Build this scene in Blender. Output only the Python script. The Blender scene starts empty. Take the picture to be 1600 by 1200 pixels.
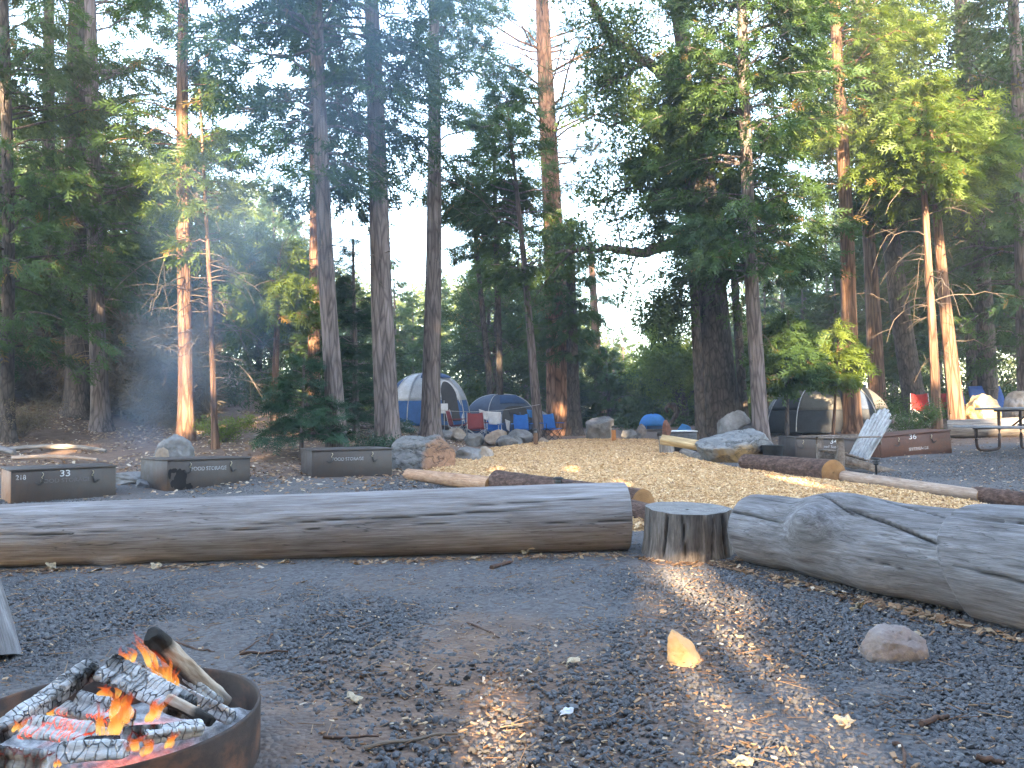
import bpy, bmesh, math, random
import numpy as np
from mathutils import Vector, Matrix
SC = bpy.context.scene
COL = SC.collection
rng = np.random.default_rng(7)
pi = math.pi
V3 = lambda *a: np.array(a, float)
# ---------------------------------------------------------------- camera frame
EYE = V3(0, 0, 1.06); FPX = 1256.0
_p = math.atan(40 / FPX); _a = math.radians(1.0)
FW = V3(0, math.cos(_p), math.sin(_p)); _u0 = V3(0, -math.sin(_p), math.cos(_p)); _r0 = V3(1, 0, 0)
RT = math.cos(_a) * _r0 - math.sin(_a) * _u0; UP = math.sin(_a) * _r0 + math.cos(_a) * _u0
def P(px, py, d): return EYE + d * (FW + (px - 800) / FPX * RT + (600 - py) / FPX * UP)
def gh(x, y):
    """height of the ground: flat clearing, a bank rising behind the lockers on the left, a slight rise at the back"""
    x = np.asarray(x, float); y = np.asarray(y, float)
    left = np.clip((-x - 0.8) / 4.0, 0, 1)
    h = left * 0.09 * np.clip(y - 11.2, 0, 30) + 0.17 * np.clip(-x - 9.5, 0, 14) * np.clip((y - 12) / 6, 0, 1)
    h = h + 0.014 * np.clip(y - 13, 0, 30) * (1 - left)
    h = h + 0.045 * np.clip(x - 5, 0, 12) * np.clip((y - 9.5) / 4, 0, 1)
    return h
def B(px, d, dz=0.0):
    """point on the ground seen in column px at depth d"""
    q = P(px, 640, d); q[2] = float(gh(q[0], q[1])) + dz; return q
def G(px, py, z=0.0):
    q = P(px, py, 1) - EYE; return EYE + q * ((z - EYE[2]) / q[2])
# ---------------------------------------------------------------- noise
def _hash(i, j, k, s):
    h = (i * 374761393 + j * 668265263 + k * 2147483647 + s * 974634777) & 0xFFFFFFFF
    h = ((h ^ (h >> 13)) * 1274126177) & 0xFFFFFFFF
    h = (h ^ (h >> 16)) & 0xFFFFFFFF
    return h / 4294967295.0
def vnoise(p, s=0):
    p = np.asarray(p, float); f = np.floor(p); i = f.astype(np.int64); t = p - f; t = t * t * (3 - 2 * t)
    r = 0
    for a in (0, 1):
        for b in (0, 1):
            for c in (0, 1):
                w = (t[..., 0] if a else 1 - t[..., 0]) * (t[..., 1] if b else 1 - t[..., 1]) * (t[..., 2] if c else 1 - t[..., 2])
                r = r + w * _hash(i[..., 0] + a, i[..., 1] + b, i[..., 2] + c, s)
    return r * 2 - 1
def fbm(p, s=0, o=4, g=0.5):
    r = 0; a = 1; p = np.asarray(p, float)
    for k in range(o):
        r = r + a * vnoise(p * 2 ** k, s + k * 17); a *= g
    return r
def nrm(v): return v / np.maximum(np.linalg.norm(v, axis=-1, keepdims=True), 1e-9)
# ---------------------------------------------------------------- mesh builder
class MB:
    def __init__(s): s.v = []; s.f = []; s.n = 0
    def add(s, v, f, mat=0, tint=0.5):
        v = np.asarray(v, float).reshape(-1, 3); f = np.asarray(f, np.int64)
        if len(f) == 0: return s
        t = np.broadcast_to(np.asarray(tint, float), (len(f),))
        s.v.append(v); s.f.append((f + s.n, mat, t)); s.n += len(v); return s
    def mesh(s, name, mats, smooth=True, tint=False):
        me = bpy.data.meshes.new(name); v = np.concatenate(s.v)
        me.vertices.add(len(v)); me.vertices.foreach_set('co', v.astype(np.float32).ravel())
        L = np.concatenate([f.ravel() for f, m, t in s.f]); cnt = np.concatenate([np.full(len(f), f.shape[1]) for f, m, t in s.f])
        st = np.concatenate([[0], np.cumsum(cnt)[:-1]])
        me.loops.add(len(L)); me.loops.foreach_set('vertex_index', L.astype(np.int32))
        me.polygons.add(len(cnt)); me.polygons.foreach_set('loop_start', st.astype(np.int32))
        me.polygons.foreach_set('material_index', np.concatenate([np.full(len(f), m) for f, m, t in s.f]).astype(np.int32))
        me.polygons.foreach_set('use_smooth', np.full(len(cnt), smooth))
        if tint:
            a = me.attributes.new('tint', 'FLOAT', 'FACE'); a.data.foreach_set('value', np.concatenate([t for f, m, t in s.f]).astype(np.float32))
        for m in (mats if isinstance(mats, (list, tuple)) else [mats]): me.materials.append(m)
        me.update(calc_edges=True)
        return me
    def build(s, name, mats, parent=None, smooth=True, tint=False, loc=None):
        o = bpy.data.objects.new(name, s.mesh(name, mats, smooth, tint)); COL.objects.link(o)
        if parent is not None: o.parent = parent
        if loc is not None: o.location = loc
        return o
def tag(o, label=None, cat=None, group=None, kind=None):
    if label: o['label'] = label
    if cat: o['category'] = cat
    if group: o['group'] = group
    if kind: o['kind'] = kind
    return o
def thing(name, label, cat, loc=(0, 0, 0), rz=0, group=None):
    o = bpy.data.objects.new(name, None); COL.objects.link(o); o.empty_display_size = 0.2
    o.location = loc; o.rotation_euler = (0, 0, rz); return tag(o, label, cat, group)
def copy_tree(o, parent=None):
    c = o.copy(); COL.objects.link(c); c.parent = parent
    for ch in list(o.children): copy_tree(ch, c)
    return c
# ---------------------------------------------------------------- shapes
def tubes(mb, paths, radii, S=6, mat=0, caps=False, tint=0.5):
    paths = np.asarray(paths, float); 
    if paths.ndim == 2: paths = paths[None]
    Bn, N, _ = paths.shape
    radii = np.broadcast_to(np.asarray(radii, float), (Bn, N))
    tg = nrm(np.gradient(paths, axis=1)); av = nrm(tg.mean(axis=1))
    ref = np.where(np.abs(av[:, 2:3]) > .8, V3(1, 0, 0), V3(0, 0, 1))[:, None, :]
    a = nrm(np.cross(tg, ref)); b = np.cross(tg, a)
    th = np.linspace(0, 2 * pi, S, endpoint=False)
    ring = paths[:, :, None, :] + radii[:, :, None, None] * (np.cos(th)[:, None] * a[:, :, None, :] + np.sin(th)[:, None] * b[:, :, None, :])
    idx = np.arange(Bn * N * S).reshape(Bn, N, S)
    q = np.stack([idx[:, :-1], np.roll(idx, -1, 2)[:, :-1], np.roll(idx, -1, 2)[:, 1:], idx[:, 1:]], -1).reshape(-1, 4)
    mb.add(ring, q, mat, tint)
    if caps:
        for e in (0, N - 1):
            for k in range(Bn):
                r = ring[k, e]; c = paths[k, e]
                i = np.arange(S); tri = np.stack([i, np.roll(i, -1), np.full(S, S)], -1)
                mb.add(np.vstack([r, c]), tri if e else tri[:, ::-1], mat, 0.5)
    return mb
def curve(pts, n=16):
    """Catmull-Rom through the points"""
    p = np.asarray(pts, float); p = np.vstack([2 * p[0] - p[1], p, 2 * p[-1] - p[-2]])
    t = np.linspace(0, len(p) - 3 - 1e-6, n); i = t.astype(int); u = (t - i)[:, None]
    a, b, c, d = p[i], p[i + 1], p[i + 2], p[i + 3]
    return .5 * ((2 * b) + (c - a) * u + (2 * a - 5 * b + 4 * c - d) * u ** 2 + (3 * b - 3 * c + d - a) * u ** 3)
def rotm(rx=0, ry=0, rz=0):
    return np.array((Matrix.Rotation(rz, 3, 'Z') @ Matrix.Rotation(ry, 3, 'Y') @ Matrix.Rotation(rx, 3, 'X')))
_hulls = {}
def cbox(mb, lo, hi, b=0.01, mat=0, M=None, at=None, tint=.5):
    """box with chamfered edges between corners lo and hi; M rotates it about `at`"""
    lo = np.asarray(lo, float); hi = np.asarray(hi, float); b = min(b, .45 * float((hi - lo).min()))
    v = []
    for x in (0, 1):
        for y in (0, 1):
            for z in (0, 1):
                c = np.where([x, y, z], hi, lo); s = np.where([x, y, z], -1, 1) * b
                for k in range(3):
                    w = c + s; w[k] = c[k]; v.append(w)
    v = np.array(v)
    if 'box' not in _hulls:
        bm = bmesh.new(); u = []
        for x in (0, 1):
            for y in (0, 1):
                for z in (0, 1):
                    for k in range(3):
                        w = [(1 - .1 if q else .1) for q in (x, y, z)]; w[k] = (x, y, z)[k]; u.append(bm.verts.new(w))
        bm.verts.index_update(); bmesh.ops.convex_hull(bm, input=bm.verts); bm.normal_update()
        _hulls['box'] = np.array([[q.index for q in f.verts] for f in bm.faces]); bm.free()
    if M is not None:
        at = np.zeros(3) if at is None else np.asarray(at, float); v = (v - at) @ np.asarray(M).T + at
    mb.add(v, _hulls['box'], mat, tint); return mb
_ico = {}
def ico(n):
    if n not in _ico:
        bm = bmesh.new(); bmesh.ops.create_icosphere(bm, subdivisions=n, radius=1); bm.verts.index_update()
        _ico[n] = (np.array([v.co[:] for v in bm.verts]), np.array([[v.index for v in f.verts] for f in bm.faces])); bm.free()
    v, f = _ico[n]; return v.copy(), f
def rock(dim, seed, cuts=9, rough=.09, n=5, freq=1.6, cutr=(.55, .9)):
    """faceted boulder: a sphere cut by random planes and roughened; returns verts with its base near z=0"""
    r = np.random.default_rng(seed); v, f = ico(n)
    for k in range(cuts):
        d = nrm(r.normal(size=3)); h = r.uniform(*cutr); e = np.maximum(v @ d - h, 0); v = v - e[:, None] * d * .96
    v = v + nrm(v) * (rough * fbm(v * freq + seed, seed, 4))[:, None] + nrm(v) * (rough * .35 * fbm(v * freq * 5, seed + 3, 3))[:, None]
    v = v - (v.max(0) + v.min(0)) / 2; v = v / np.abs(v).max(0)
    v = v * np.asarray(dim) / 2; v[:, 2] -= v[:, 2].min() * .82
    return v, f
def lathe(mb, prof, S=16, mat=0, at=(0, 0, 0)):
    prof = np.asarray(prof, float); th = np.linspace(0, 2 * pi, S, endpoint=False); N = len(prof)
    v = np.stack([prof[:, None, 0] * np.cos(th), prof[:, None, 0] * np.sin(th), np.repeat(prof[:, 1:2], S, 1)], -1) + np.asarray(at)
    i = np.arange(N * S).reshape(N, S)
    q = np.stack([i[:-1], np.roll(i, -1, 1)[:-1], np.roll(i, -1, 1)[1:], i[1:]], -1).reshape(-1, 4)
    return mb.add(v, q, mat)
def grid(mb, v, mat=0, tint=.5):
    n, m, _ = v.shape; i = np.arange(n * m).reshape(n, m)
    return mb.add(v, np.stack([i[:-1, :-1], i[1:, :-1], i[1:, 1:], i[:-1, 1:]], -1).reshape(-1, 4), mat, tint)
def slab(mb, v, th, mat=0):
    """a sheet (n,m,3) given thickness th along its normals"""
    n, m, _ = v.shape
    nn = nrm(np.cross(np.gradient(v, axis=0), np.gradient(v, axis=1)))
    a = v + nn * th / 2; b = v - nn * th / 2
    i = np.arange(n * m).reshape(n, m); j = i + n * m
    f = [np.stack([i[:-1, :-1], i[1:, :-1], i[1:, 1:], i[:-1, 1:]], -1).reshape(-1, 4), np.stack([j[:-1, :-1], j[:-1, 1:], j[1:, 1:], j[1:, :-1]], -1).reshape(-1, 4)]
    for e in (np.concatenate([i[0, :], i[1:, -1], i[-1, -2::-1], i[-2:0:-1, 0]]),):
        k = np.roll(e, -1); f.append(np.stack([e, k, k + n * m, e + n * m], -1))
    return mb.add(np.concatenate([a.reshape(-1, 3), b.reshape(-1, 3)]), np.concatenate(f), mat)
def align_x(d):
    """euler-free rotation matrix (4x4) taking local X to d, local Z kept as upward as possible"""
    x = nrm(np.asarray(d, float)); z = V3(0, 0, 1); 
    if abs(x[2]) > .95: z = V3(0, 1, 0)
    y = nrm(np.cross(z, x)); z = np.cross(x, y)
    return Matrix(((x[0], y[0], z[0], 0), (x[1], y[1], z[1], 0), (x[2], y[2], z[2], 0), (0, 0, 0, 1)))
def place(o, p, d=None, rot=None):
    M = align_x(d) if d is not None else (rot.to_4x4() if rot is not None else Matrix.Identity(4))
    o.matrix_world = Matrix.Translation(Vector(p)) @ M
# ---------------------------------------------------------------- materials
class NT:
    def __init__(s, name):
        s.m = bpy.data.materials.new(name); s.m.use_nodes = True; s.t = s.m.node_tree; s.t.nodes.clear()
        s.out = s.n('ShaderNodeOutputMaterial')
    def n(s, t, **k):
        o = s.t.nodes.new(t)
        for a, b in k.items():
            if a.startswith('i_'): o.inputs[a[2:].replace('_', ' ')].default_value = b
            else: setattr(o, a, b)
        return o
    def l(s, a, b): s.t.links.new(a, b)
    def coord(s, kind='Object', scale=(1, 1, 1)):
        if kind == 'World': c = s.n('ShaderNodeNewGeometry').outputs['Position']
        else: c = s.n('ShaderNodeTexCoord').outputs[kind]
        m = s.n('ShaderNodeMapping'); m.inputs['Scale'].default_value = scale; s.l(c, m.inputs['Vector']); return m.outputs['Vector']
    def noise(s, vec, scale=5, detail=4, rough=.6, dist=0.0):
        o = s.n('ShaderNodeTexNoise'); o.inputs['Scale'].default_value = scale; o.inputs['Detail'].default_value = detail
        o.inputs['Roughness'].default_value = rough; o.inputs['Distortion'].default_value = dist; s.l(vec, o.inputs['Vector']); return o.outputs['Fac']
    def voro(s, vec, scale=5, feature='F1', out='Distance', rand=1.0):
        o = s.n('ShaderNodeTexVoronoi', feature=feature); o.inputs['Scale'].default_value = scale; o.inputs['Randomness'].default_value = rand
        s.l(vec, o.inputs['Vector']); return o.outputs[out]
    def ramp(s, fac, stops, interp='LINEAR'):
        o = s.n('ShaderNodeValToRGB'); e = o.color_ramp; e.interpolation = interp
        while len(e.elements) < len(stops): e.elements.new(.5)
        for q, (p, c) in zip(e.elements, stops):
            q.position = p; q.color = tuple(c) + (1,) if len(c) == 3 else c
        s.l(fac, o.inputs['Fac']); return o.outputs['Color']
    def rng(s, v, a, b, c=0, d=1):
        o = s.n('ShaderNodeMapRange'); o.clamp = True
        for i, q in zip((1, 2, 3, 4), (a, b, c, d)): o.inputs[i].default_value = q
        s.l(v, o.inputs[0]); return o.outputs[0]
    def math(s, op, a, b=None):
        o = s.n('ShaderNodeMath', operation=op)
        for i, q in enumerate((a, b)):
            if q is None: continue
            if isinstance(q, (int, float)): o.inputs[i].default_value = q
            else: s.l(q, o.inputs[i])
        return o.outputs[0]
    def mix(s, fac, a, b, blend='MIX'):
        o = s.n('ShaderNodeMix', data_type='RGBA', blend_type=blend)
        for key, q in ((0, fac), (6, a), (7, b)):
            if isinstance(q, (int, float)): o.inputs[key].default_value = q
            elif isinstance(q, tuple): o.inputs[key].default_value = q + (1,)
            else: s.l(q, o.inputs[key])
        return o.outputs[2]
    def bump(s, h, strength=.4, dist=.01, prev=None):
        o = s.n('ShaderNodeBump'); o.inputs['Strength'].default_value = strength; o.inputs['Distance'].default_value = dist
        s.l(h, o.inputs['Height'])
        if prev is not None: s.l(prev, o.inputs['Normal'])
        return o.outputs['Normal']
    def princ(s, col, rough=.8, normal=None, metal=0, spec=.3, link=True):
        o = s.n('ShaderNodeBsdfPrincipled')
        if isinstance(col, tuple): o.inputs['Base Color'].default_value = col + (1,)
        else: s.l(col, o.inputs['Base Color'])
        if isinstance(rough, (int, float)): o.inputs['Roughness'].default_value = rough
        else: s.l(rough, o.inputs['Roughness'])
        o.inputs['Metallic'].default_value = metal; o.inputs['Specular IOR Level'].default_value = spec
        if normal is not None: s.l(normal, o.inputs['Normal'])
        if link: s.l(o.outputs[0], s.out.inputs['Surface'])
        return o
_simple = {}
def simple(name, c1, c2, scale=8, stretch=(1, 1, 1), rough=.8, bump=.3, bdist=.01, metal=0, spec=.3, coord='Object', c3=None, det=5):
    if name in _simple: return _simple[name]
    t = NT(name); v = t.coord(coord, stretch); f = t.noise(v, scale, det, .65)
    st = [(.3, c1), (.7, c2)] if c3 is None else [(.28, c1), (.5, c2), (.72, c3)]
    col = t.ramp(f, st); g = t.noise(v, scale * 5, 3, .6)
    col = t.mix(.35, col, t.ramp(g, [(.2, (.35, .35, .35)), (.8, (1, 1, 1))]), 'MULTIPLY')
    nb = t.bump(t.math('ADD', f, t.math('MULTIPLY', g, .4)), bump, bdist)
    t.princ(col, rough, nb, metal, spec); _simple[name] = t.m; return t.m
def leaf_mat(name, dark, light, dry=None, trans=.3, gloss=.02):
    t = NT(name); a = t.n('ShaderNodeAttribute', attribute_name='tint')
    st = [(0, dark), (.93, light)]
    if dry is not None: st += [(.965, dry)]
    col = t.ramp(a.outputs['Fac'], st)
    d = t.n('ShaderNodeBsdfDiffuse'); t.l(col, d.inputs[0]); tr = t.n('ShaderNodeBsdfTranslucent')
    t.l(t.mix(1.0, col, (1.25, 1.3, .55), 'MULTIPLY'), tr.inputs[0])
    m = t.n('ShaderNodeMixShader'); m.inputs[0].default_value = trans; t.l(d.outputs[0], m.inputs[1]); t.l(tr.outputs[0], m.inputs[2])
    g = t.n('ShaderNodeBsdfGlossy'); g.inputs['Roughness'].default_value = .5; g.inputs[0].default_value = (.8, .85, .9, 1)
    m2 = t.n('ShaderNodeMixShader'); m2.inputs[0].default_value = gloss; t.l(m.outputs[0], m2.inputs[1]); t.l(g.outputs[0], m2.inputs[2])
    t.l(m2.outputs[0], t.out.inputs['Surface']); return t.m
def bark_mat(name, c1, c2, c3, sx=1.0, bump=.9, sc=9):
    """vertically furrowed bark: long stretched ridges, dark furrows"""
    t = NT(name); v = t.coord('Object', (1, 1, .13 * sx))
    w = t.noise(v, sc, 5, .62, .15); r = t.voro(v, sc * 1.3, 'DISTANCE_TO_EDGE')
    r = t.rng(r, 0, .16); f = t.math('MULTIPLY', w, t.rng(r, 0, 1, .55, 1))
    col = t.ramp(f, [(.18, c1), (.42, c2), (.68, c3)])
    big = t.noise(t.coord('Object', (1, 1, .5)), 1.7, 3, .6)
    col = t.mix(.5, col, t.ramp(big, [(.3, (.55, .55, .58)), (.7, (1.15, 1.1, 1.05))]), 'MULTIPLY')
    t.princ(col, .9, t.bump(f, bump, .03), spec=.15); return t.m
def wood_mat(name, c1, c2, c3, grain=(1.2, 14, 14), rough=.75, crack=.6, stain=None, sc=3.0, cc=(.02, .018, .016)):
    """weathered timber, grain along local X: streaks, drying checks, a dirtier patch where stained"""
    t = NT(name); v = t.coord('Object', grain); f = t.noise(v, sc, 6, .68, .4)
    col = t.ramp(f, [(.28, c1), (.5, c2), (.7, c3)])
    big = t.noise(t.coord('Object', (.35, 3.2, 3.2)), 2.0, 5, .65)
    col = t.mix(.55, col, t.ramp(big, [(.32, (.45, .39, .36)), (.6, (1.1, 1.1, 1.12))]), 'MULTIPLY')
    fl_ = t.noise(t.coord('Object', (grain[0] * .8, grain[1] * 4.5, grain[2] * 4.5)), sc * .9, 3, .7, .15); col = t.mix(.48, col, t.ramp(fl_, [(.36, (.5, .46, .44)), (.5, (1, 1, 1)), (.66, (1.22, 1.2, 1.2))]), 'MULTIPLY')
    vc = t.coord('Object', (grain[0] * .35, grain[1] * .45, grain[2] * .45))
    ck = t.noise(vc, 4.2, 3, .5, .3); ck = t.math('ABSOLUTE', t.math('SUBTRACT', ck, .5)); ck = t.rng(ck, 0, .012, 1, 0)
    gate = t.rng(t.noise(t.coord('Object', (.6, 2, 2)), 1.5, 2), .45, .6)
    ck = t.math('MULTIPLY', t.math('MULTIPLY', ck, gate), crack)
    col = t.mix(ck, col, cc)
    a = t.n('ShaderNodeAttribute', attribute_name='crack'); col = t.mix(a.outputs['Fac'], col, cc)  # crack mask darkens the grooves, putting deep shade and dirt into the colour
    h = t.math('SUBTRACT', f, t.math('MULTIPLY', ck, 1.2)); fine = t.noise(v, sc * 4, 3, .6); h = t.math('ADD', h, t.math('MULTIPLY', fine, .4)); h = t.math('ADD', h, t.math('MULTIPLY', fl_, .6))
    t.princ(col, rough, t.bump(h, .55, .012), spec=.25); return t.m
# ================================================================ foliage
L_CED = leaf_mat('cedar_foliage', (.025, .055, .019), (.075, .125, .029), (.17, .11, .035))
L_SUN = leaf_mat('sunlit_foliage', (.06, .1, .018), (.15, .2, .032), (.24, .15, .04), .4)  # paler yellow leaves: sunlight on the lit crowns put into their colour
L_FIR = leaf_mat('fir_foliage', (.014, .036, .022), (.04, .085, .045), None, .25)
L_PIN = leaf_mat('pine_needles', (.03, .055, .026), (.075, .11, .05), (.2, .13, .06), .25)
L_OAK = leaf_mat('oak_leaves', (.024, .048, .014), (.075, .115, .03), (.16, .12, .04), .35)
L_DRY = leaf_mat('dry_brush', (.1, .075, .045), (.2, .155, .1), None, .2)
BK_GREY = bark_mat('grey_brown_bark', (.035, .028, .027), (.14, .115, .108), (.235, .2, .195))
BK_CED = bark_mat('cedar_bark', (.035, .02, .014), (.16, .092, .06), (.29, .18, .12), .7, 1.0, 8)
BK_PINE = bark_mat('pine_bark', (.035, .022, .017), (.24, .13, .08), (.4, .24, .16), 1.6, .9, 6)
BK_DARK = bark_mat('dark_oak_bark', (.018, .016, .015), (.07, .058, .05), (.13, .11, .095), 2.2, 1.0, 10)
TWIG = simple('dead_twig', (.09, .068, .052), (.22, .17, .13), 6, rough=.9, bump=.1)

def _rh(x0, y0, z0, x1, y1, z1, w):
    a = V3(x0, y0, z0); b = V3(x1, y1, z1); d = b - a; s = nrm(np.cross(V3(0, 0, 1), d)) * w
    return [a, a + .42 * d + s, b, a + .42 * d - s]
def _cedar(sp=42, L=.5, n=4, droop=.3, w=.05, ax=.055):
    q = [_rh(0, 0, 0, 1, 0, -droop, ax)]
    for k in range(n):
        s = .08 + .74 * k / (n - 1); l = L * (1 - .55 * s); c, y = math.cos(math.radians(sp)), math.sin(math.radians(sp))
        for g in (1, -1):
            q.append(_rh(s, 0, -droop * s * s, s + l * c, g * l * y, -droop * (s + .5 * l) ** 2 - .1 * l + .05 * ((k * 7 + g) % 3 - 1), w))
    return np.array(q)
T_CED = _cedar(); T_FIR = _cedar(58, .46, 6, .08, .034, .03)
_r = np.random.default_rng(3)
def _tuft(n=13):
    q = []
    for k in range(n):
        d = nrm(V3(_r.uniform(.15, 1), _r.normal() * .75, _r.normal() * .6)); q.append(_rh(0, 0, 0, *(d * _r.uniform(.75, 1)), .03))
    return np.array(q)
def _clump(n=13, size=.23):
    q = []
    for k in range(n):
        c = _r.normal(size=3) * .42; d = nrm(_r.normal(size=3)) * size; s = nrm(np.cross(d, _r.normal(size=3))) * size * .34
        q.append([c - d, c + s, c + d, c - s])
    return np.array(q)
T_PIN = _tuft(); T_OAK = _clump()
def scatter_sprays(mb, T, pos, d, n, size, tint, mat=0):
    """one spray template T (q,4,3) at every pos, axis along d, face normal near n"""
    d = nrm(d); y = nrm(np.cross(n, d)); z = np.cross(d, y)
    w = (pos[:, None, None, :] + size[:, None, None, None] * (T[None, ..., 0:1] * d[:, None, None, :] + T[None, ..., 1:2] * y[:, None, None, :] + T[None, ..., 2:3] * z[:, None, None, :]))
    S, q = len(pos), len(T)
    mb.add(w.reshape(-1, 3), np.arange(S * q * 4).reshape(-1, 4), mat, np.repeat(tint, q))
KIND = {
 #        template leaf  bark     size  per-branch  up   droop  twig  nrmflat
 'cedar': dict(T=T_CED, size=.34, up=.25, droop=.42, twig=.36, flat=.55, start=.22),
 'fir': dict(T=T_FIR, size=.27, up=.05, droop=.14, twig=.42, flat=.12, start=.12),
 'pine': dict(T=T_PIN, size=.3, up=.35, droop=.3, twig=.3, flat=1.0, start=.5),
 'oak': dict(T=T_OAK, size=.32, up=.35, droop=.25, twig=.4, flat=1.0, start=.3),
}
def trunk_path(H, lean, wob, r, n=26):
    z = np.concatenate([[-.35, -.1, .08, .25], np.linspace(.55, H, n)])
    ph = r.uniform(0, 6, 4)
    x = lean[0] * z + wob * (np.sin(z * .45 + ph[0]) - np.sin(ph[0])) * np.clip(z / 3, 0, 1)
    y = lean[1] * z + wob * (np.sin(z * .4 + ph[1]) - np.sin(ph[1])) * np.clip(z / 3, 0, 1)
    return np.stack([x, y, z], -1)
def at_z(path, z): return np.stack([np.interp(z, path[:, 2], path[:, k]) for k in (0, 1)] + [z], -1)
def tree_mesh(kind, H, r0, r1, lean, c0, R, nb, spr, seed, wob=.03, dead=(0, 0, 0), top=None, size=1.0, flare=.5, prof=None, wedge=None, bright=0.0, limbs=None, low_r=.5):
    """trunk and crown builders of one tree; c0 = height where the crown starts, R = its radius"""
    r = np.random.default_rng(seed); k = KIND[kind]; tr = MB(); cr = MB()
    path = trunk_path(H, lean, wob, r)
    zz = path[:, 2]; rad = np.interp(zz, [0, H], [r0, r1]) * (1 + flare * np.exp(-np.clip(zz, -.3, 99) / .28))
    S = 14; tubes(tr, path[None], rad[None], S, 0)
    tv = tr.v[0]; c = np.repeat(path, S, 0); dd = tv - c
    tr.v[0] = c + dd * (1 + .12 * vnoise(np.c_[nrm(dd)[:, :2] * 1.6, tv[:, 2] * .35 + seed], seed))[:, None]
    rtop = H if top is None else top
    # live branches
    z = np.sort(c0 + (rtop - c0) * r.uniform(0, 1, nb) ** 1.15); t = (z - c0) / max(rtop - c0, .1)
    pf = (prof or (lambda t: np.interp(t, [0, .12, .35, 1], [low_r, .85, 1, .18])))(t)
    Lb = R * pf * r.uniform(.55, 1.12, nb); az = r.uniform(0, 2 * pi, nb)
    if wedge is not None:
        keep = r.uniform(size=nb) < np.clip(wedge[1] + (1 - wedge[1]) * (.5 + .5 * np.cos(az - wedge[0])) , 0, 1); z, t, Lb, az = z[keep], t[keep], Lb[keep], az[keep]; nb = len(z)
    O = at_z(path, z); dr = np.stack([np.cos(az), np.sin(az), 0 * az], -1)
    up = k['up'] + .55 * t ** 1.5 + r.normal(0, .1, nb); dro = k['droop'] * r.uniform(.6, 1.4, nb) * (1 - .5 * t)
    def pt(s): return O + Lb[:, None] * (s * dr + (up * s - dro * s * s)[:, None] * V3(0, 0, 1))
    ss = np.linspace(0, 1, 6); bp = np.stack([pt(s) for s in ss], 1)
    bp[:, 1:] += r.normal(0, .03, (nb, 5, 3)) * Lb[:, None, None]
    br = np.clip(.008 + .009 * Lb, .008, .06)[:, None] * np.linspace(1, .18, 6)[None]
    tubes(tr, bp, br, 4, 0)
    # sprays on the branches
    n = np.maximum((spr * np.clip(Lb / max(R, .1), .25, 1.2)).astype(int), 4); bi = np.repeat(np.arange(nb), n); M = len(bi)
    s = k['start'] + (1 - k['start']) * r.uniform(0, 1, M) ** .75; sg = r.choice([-1, 1], M)
    base = O[bi] + Lb[bi, None] * (s[:, None] * dr[bi] + (up[bi] * s - dro[bi] * s * s)[:, None] * V3(0, 0, 1))
    side = np.stack([-dr[bi, 1], dr[bi, 0], 0 * s], -1) * sg[:, None]
    tw = k['twig'] * Lb[bi] * (1.08 - .75 * s) * r.uniform(0, 1, M)
    sl = size * k['size'] * r.uniform(.7, 1.3, M)
    fl = k['flat']
    pos = base + side * tw[:, None] + dr[bi] * (tw * .45)[:, None] + r.normal(0, .05 + .16 * fl, (M, 3)) * V3(.6, .6, 1) * np.minimum(Lb[bi], 2)[:, None] * .4
    pos[:, 2] -= tw * .22
    d = dr[bi] * .75 + side * (.55 + .5 * r.uniform(size=M))[:, None] * (tw / np.maximum(tw.max(), .01) * .8 + .35)[:, None] + r.normal(0, .25 + .3 * (fl > .9), (M, 3))
    d[:, 2] -= .12 + .35 * (kind == 'cedar') * r.uniform(size=M)
    if kind == 'pine': d[:, 2] += .45
    nn = np.tile(V3(0, 0, 1), (M, 1)) + r.normal(0, .25 + .8 * fl, (M, 3))
    bt = r.uniform(.05, .55, nb); tint = np.clip(bt[bi] + r.uniform(-.1, .38, M) + bright, 0, .92)
    dry = r.uniform(size=M) < .012; tint = np.where(dry, 1.0, tint)
    scatter_sprays(cr, k['T'], pos, d, nn, sl, tint)
    # bare dead branches low on the trunk: (z from, z to, count)
    if dead[2]:
        m = dead[2]; zd = r.uniform(dead[0], dead[1], m); Ld = r.uniform(.3, 1.0, m) * (dead[3] if len(dead) > 3 else 1.0); ad = r.uniform(0, 2 * pi, m)
        od = at_z(path, zd); q = np.stack([np.cos(ad), np.sin(ad), 0 * ad], -1); ss = np.linspace(0, 1, 8)
        u = r.uniform(-.15, .35, m); g = r.uniform(.1, .95, m)
        pp = od[:, None] + Ld[:, None, None] * (ss[None, :, None] * q[:, None] * (1 - .25 * g[:, None, None] * ss[None, :, None] ** 2) + ((u[:, None] * ss) - (g[:, None] * ss ** 2.4))[..., None] * V3(0, 0, 1))
        pp[:, 1:] += r.normal(0, .012, (m, 7, 3)) * Ld[:, None, None]
        tubes(tr, pp, (.011 * np.sqrt(Ld))[:, None] * np.linspace(1, .3, 8)[None], 4, 1)
        for rep in range(3):   # side twigs
            i = r.integers(2, 7, m); st = pp[np.arange(m), i]; dq = nrm(q + r.normal(0, .8, (m, 3))); l = Ld * r.uniform(.2, .5, m)
            p2 = st[:, None] + l[:, None, None] * np.linspace(0, 1, 4)[None, :, None] * dq[:, None] - (l[:, None] * .3 * np.linspace(0, 1, 4) ** 2)[..., None] * V3(0, 0, 1)
            tubes(tr, p2, np.linspace(.006, .002, 4), 3, 1)
    return tr, cr, path
TREE_NAMES = {'cedar': 'cedar_tree', 'fir': 'fir_tree', 'pine': 'pine_tree', 'oak': 'oak_tree'}
LEAF = {'cedar': L_CED, 'fir': L_FIR, 'pine': L_PIN, 'oak': L_OAK}
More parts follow.
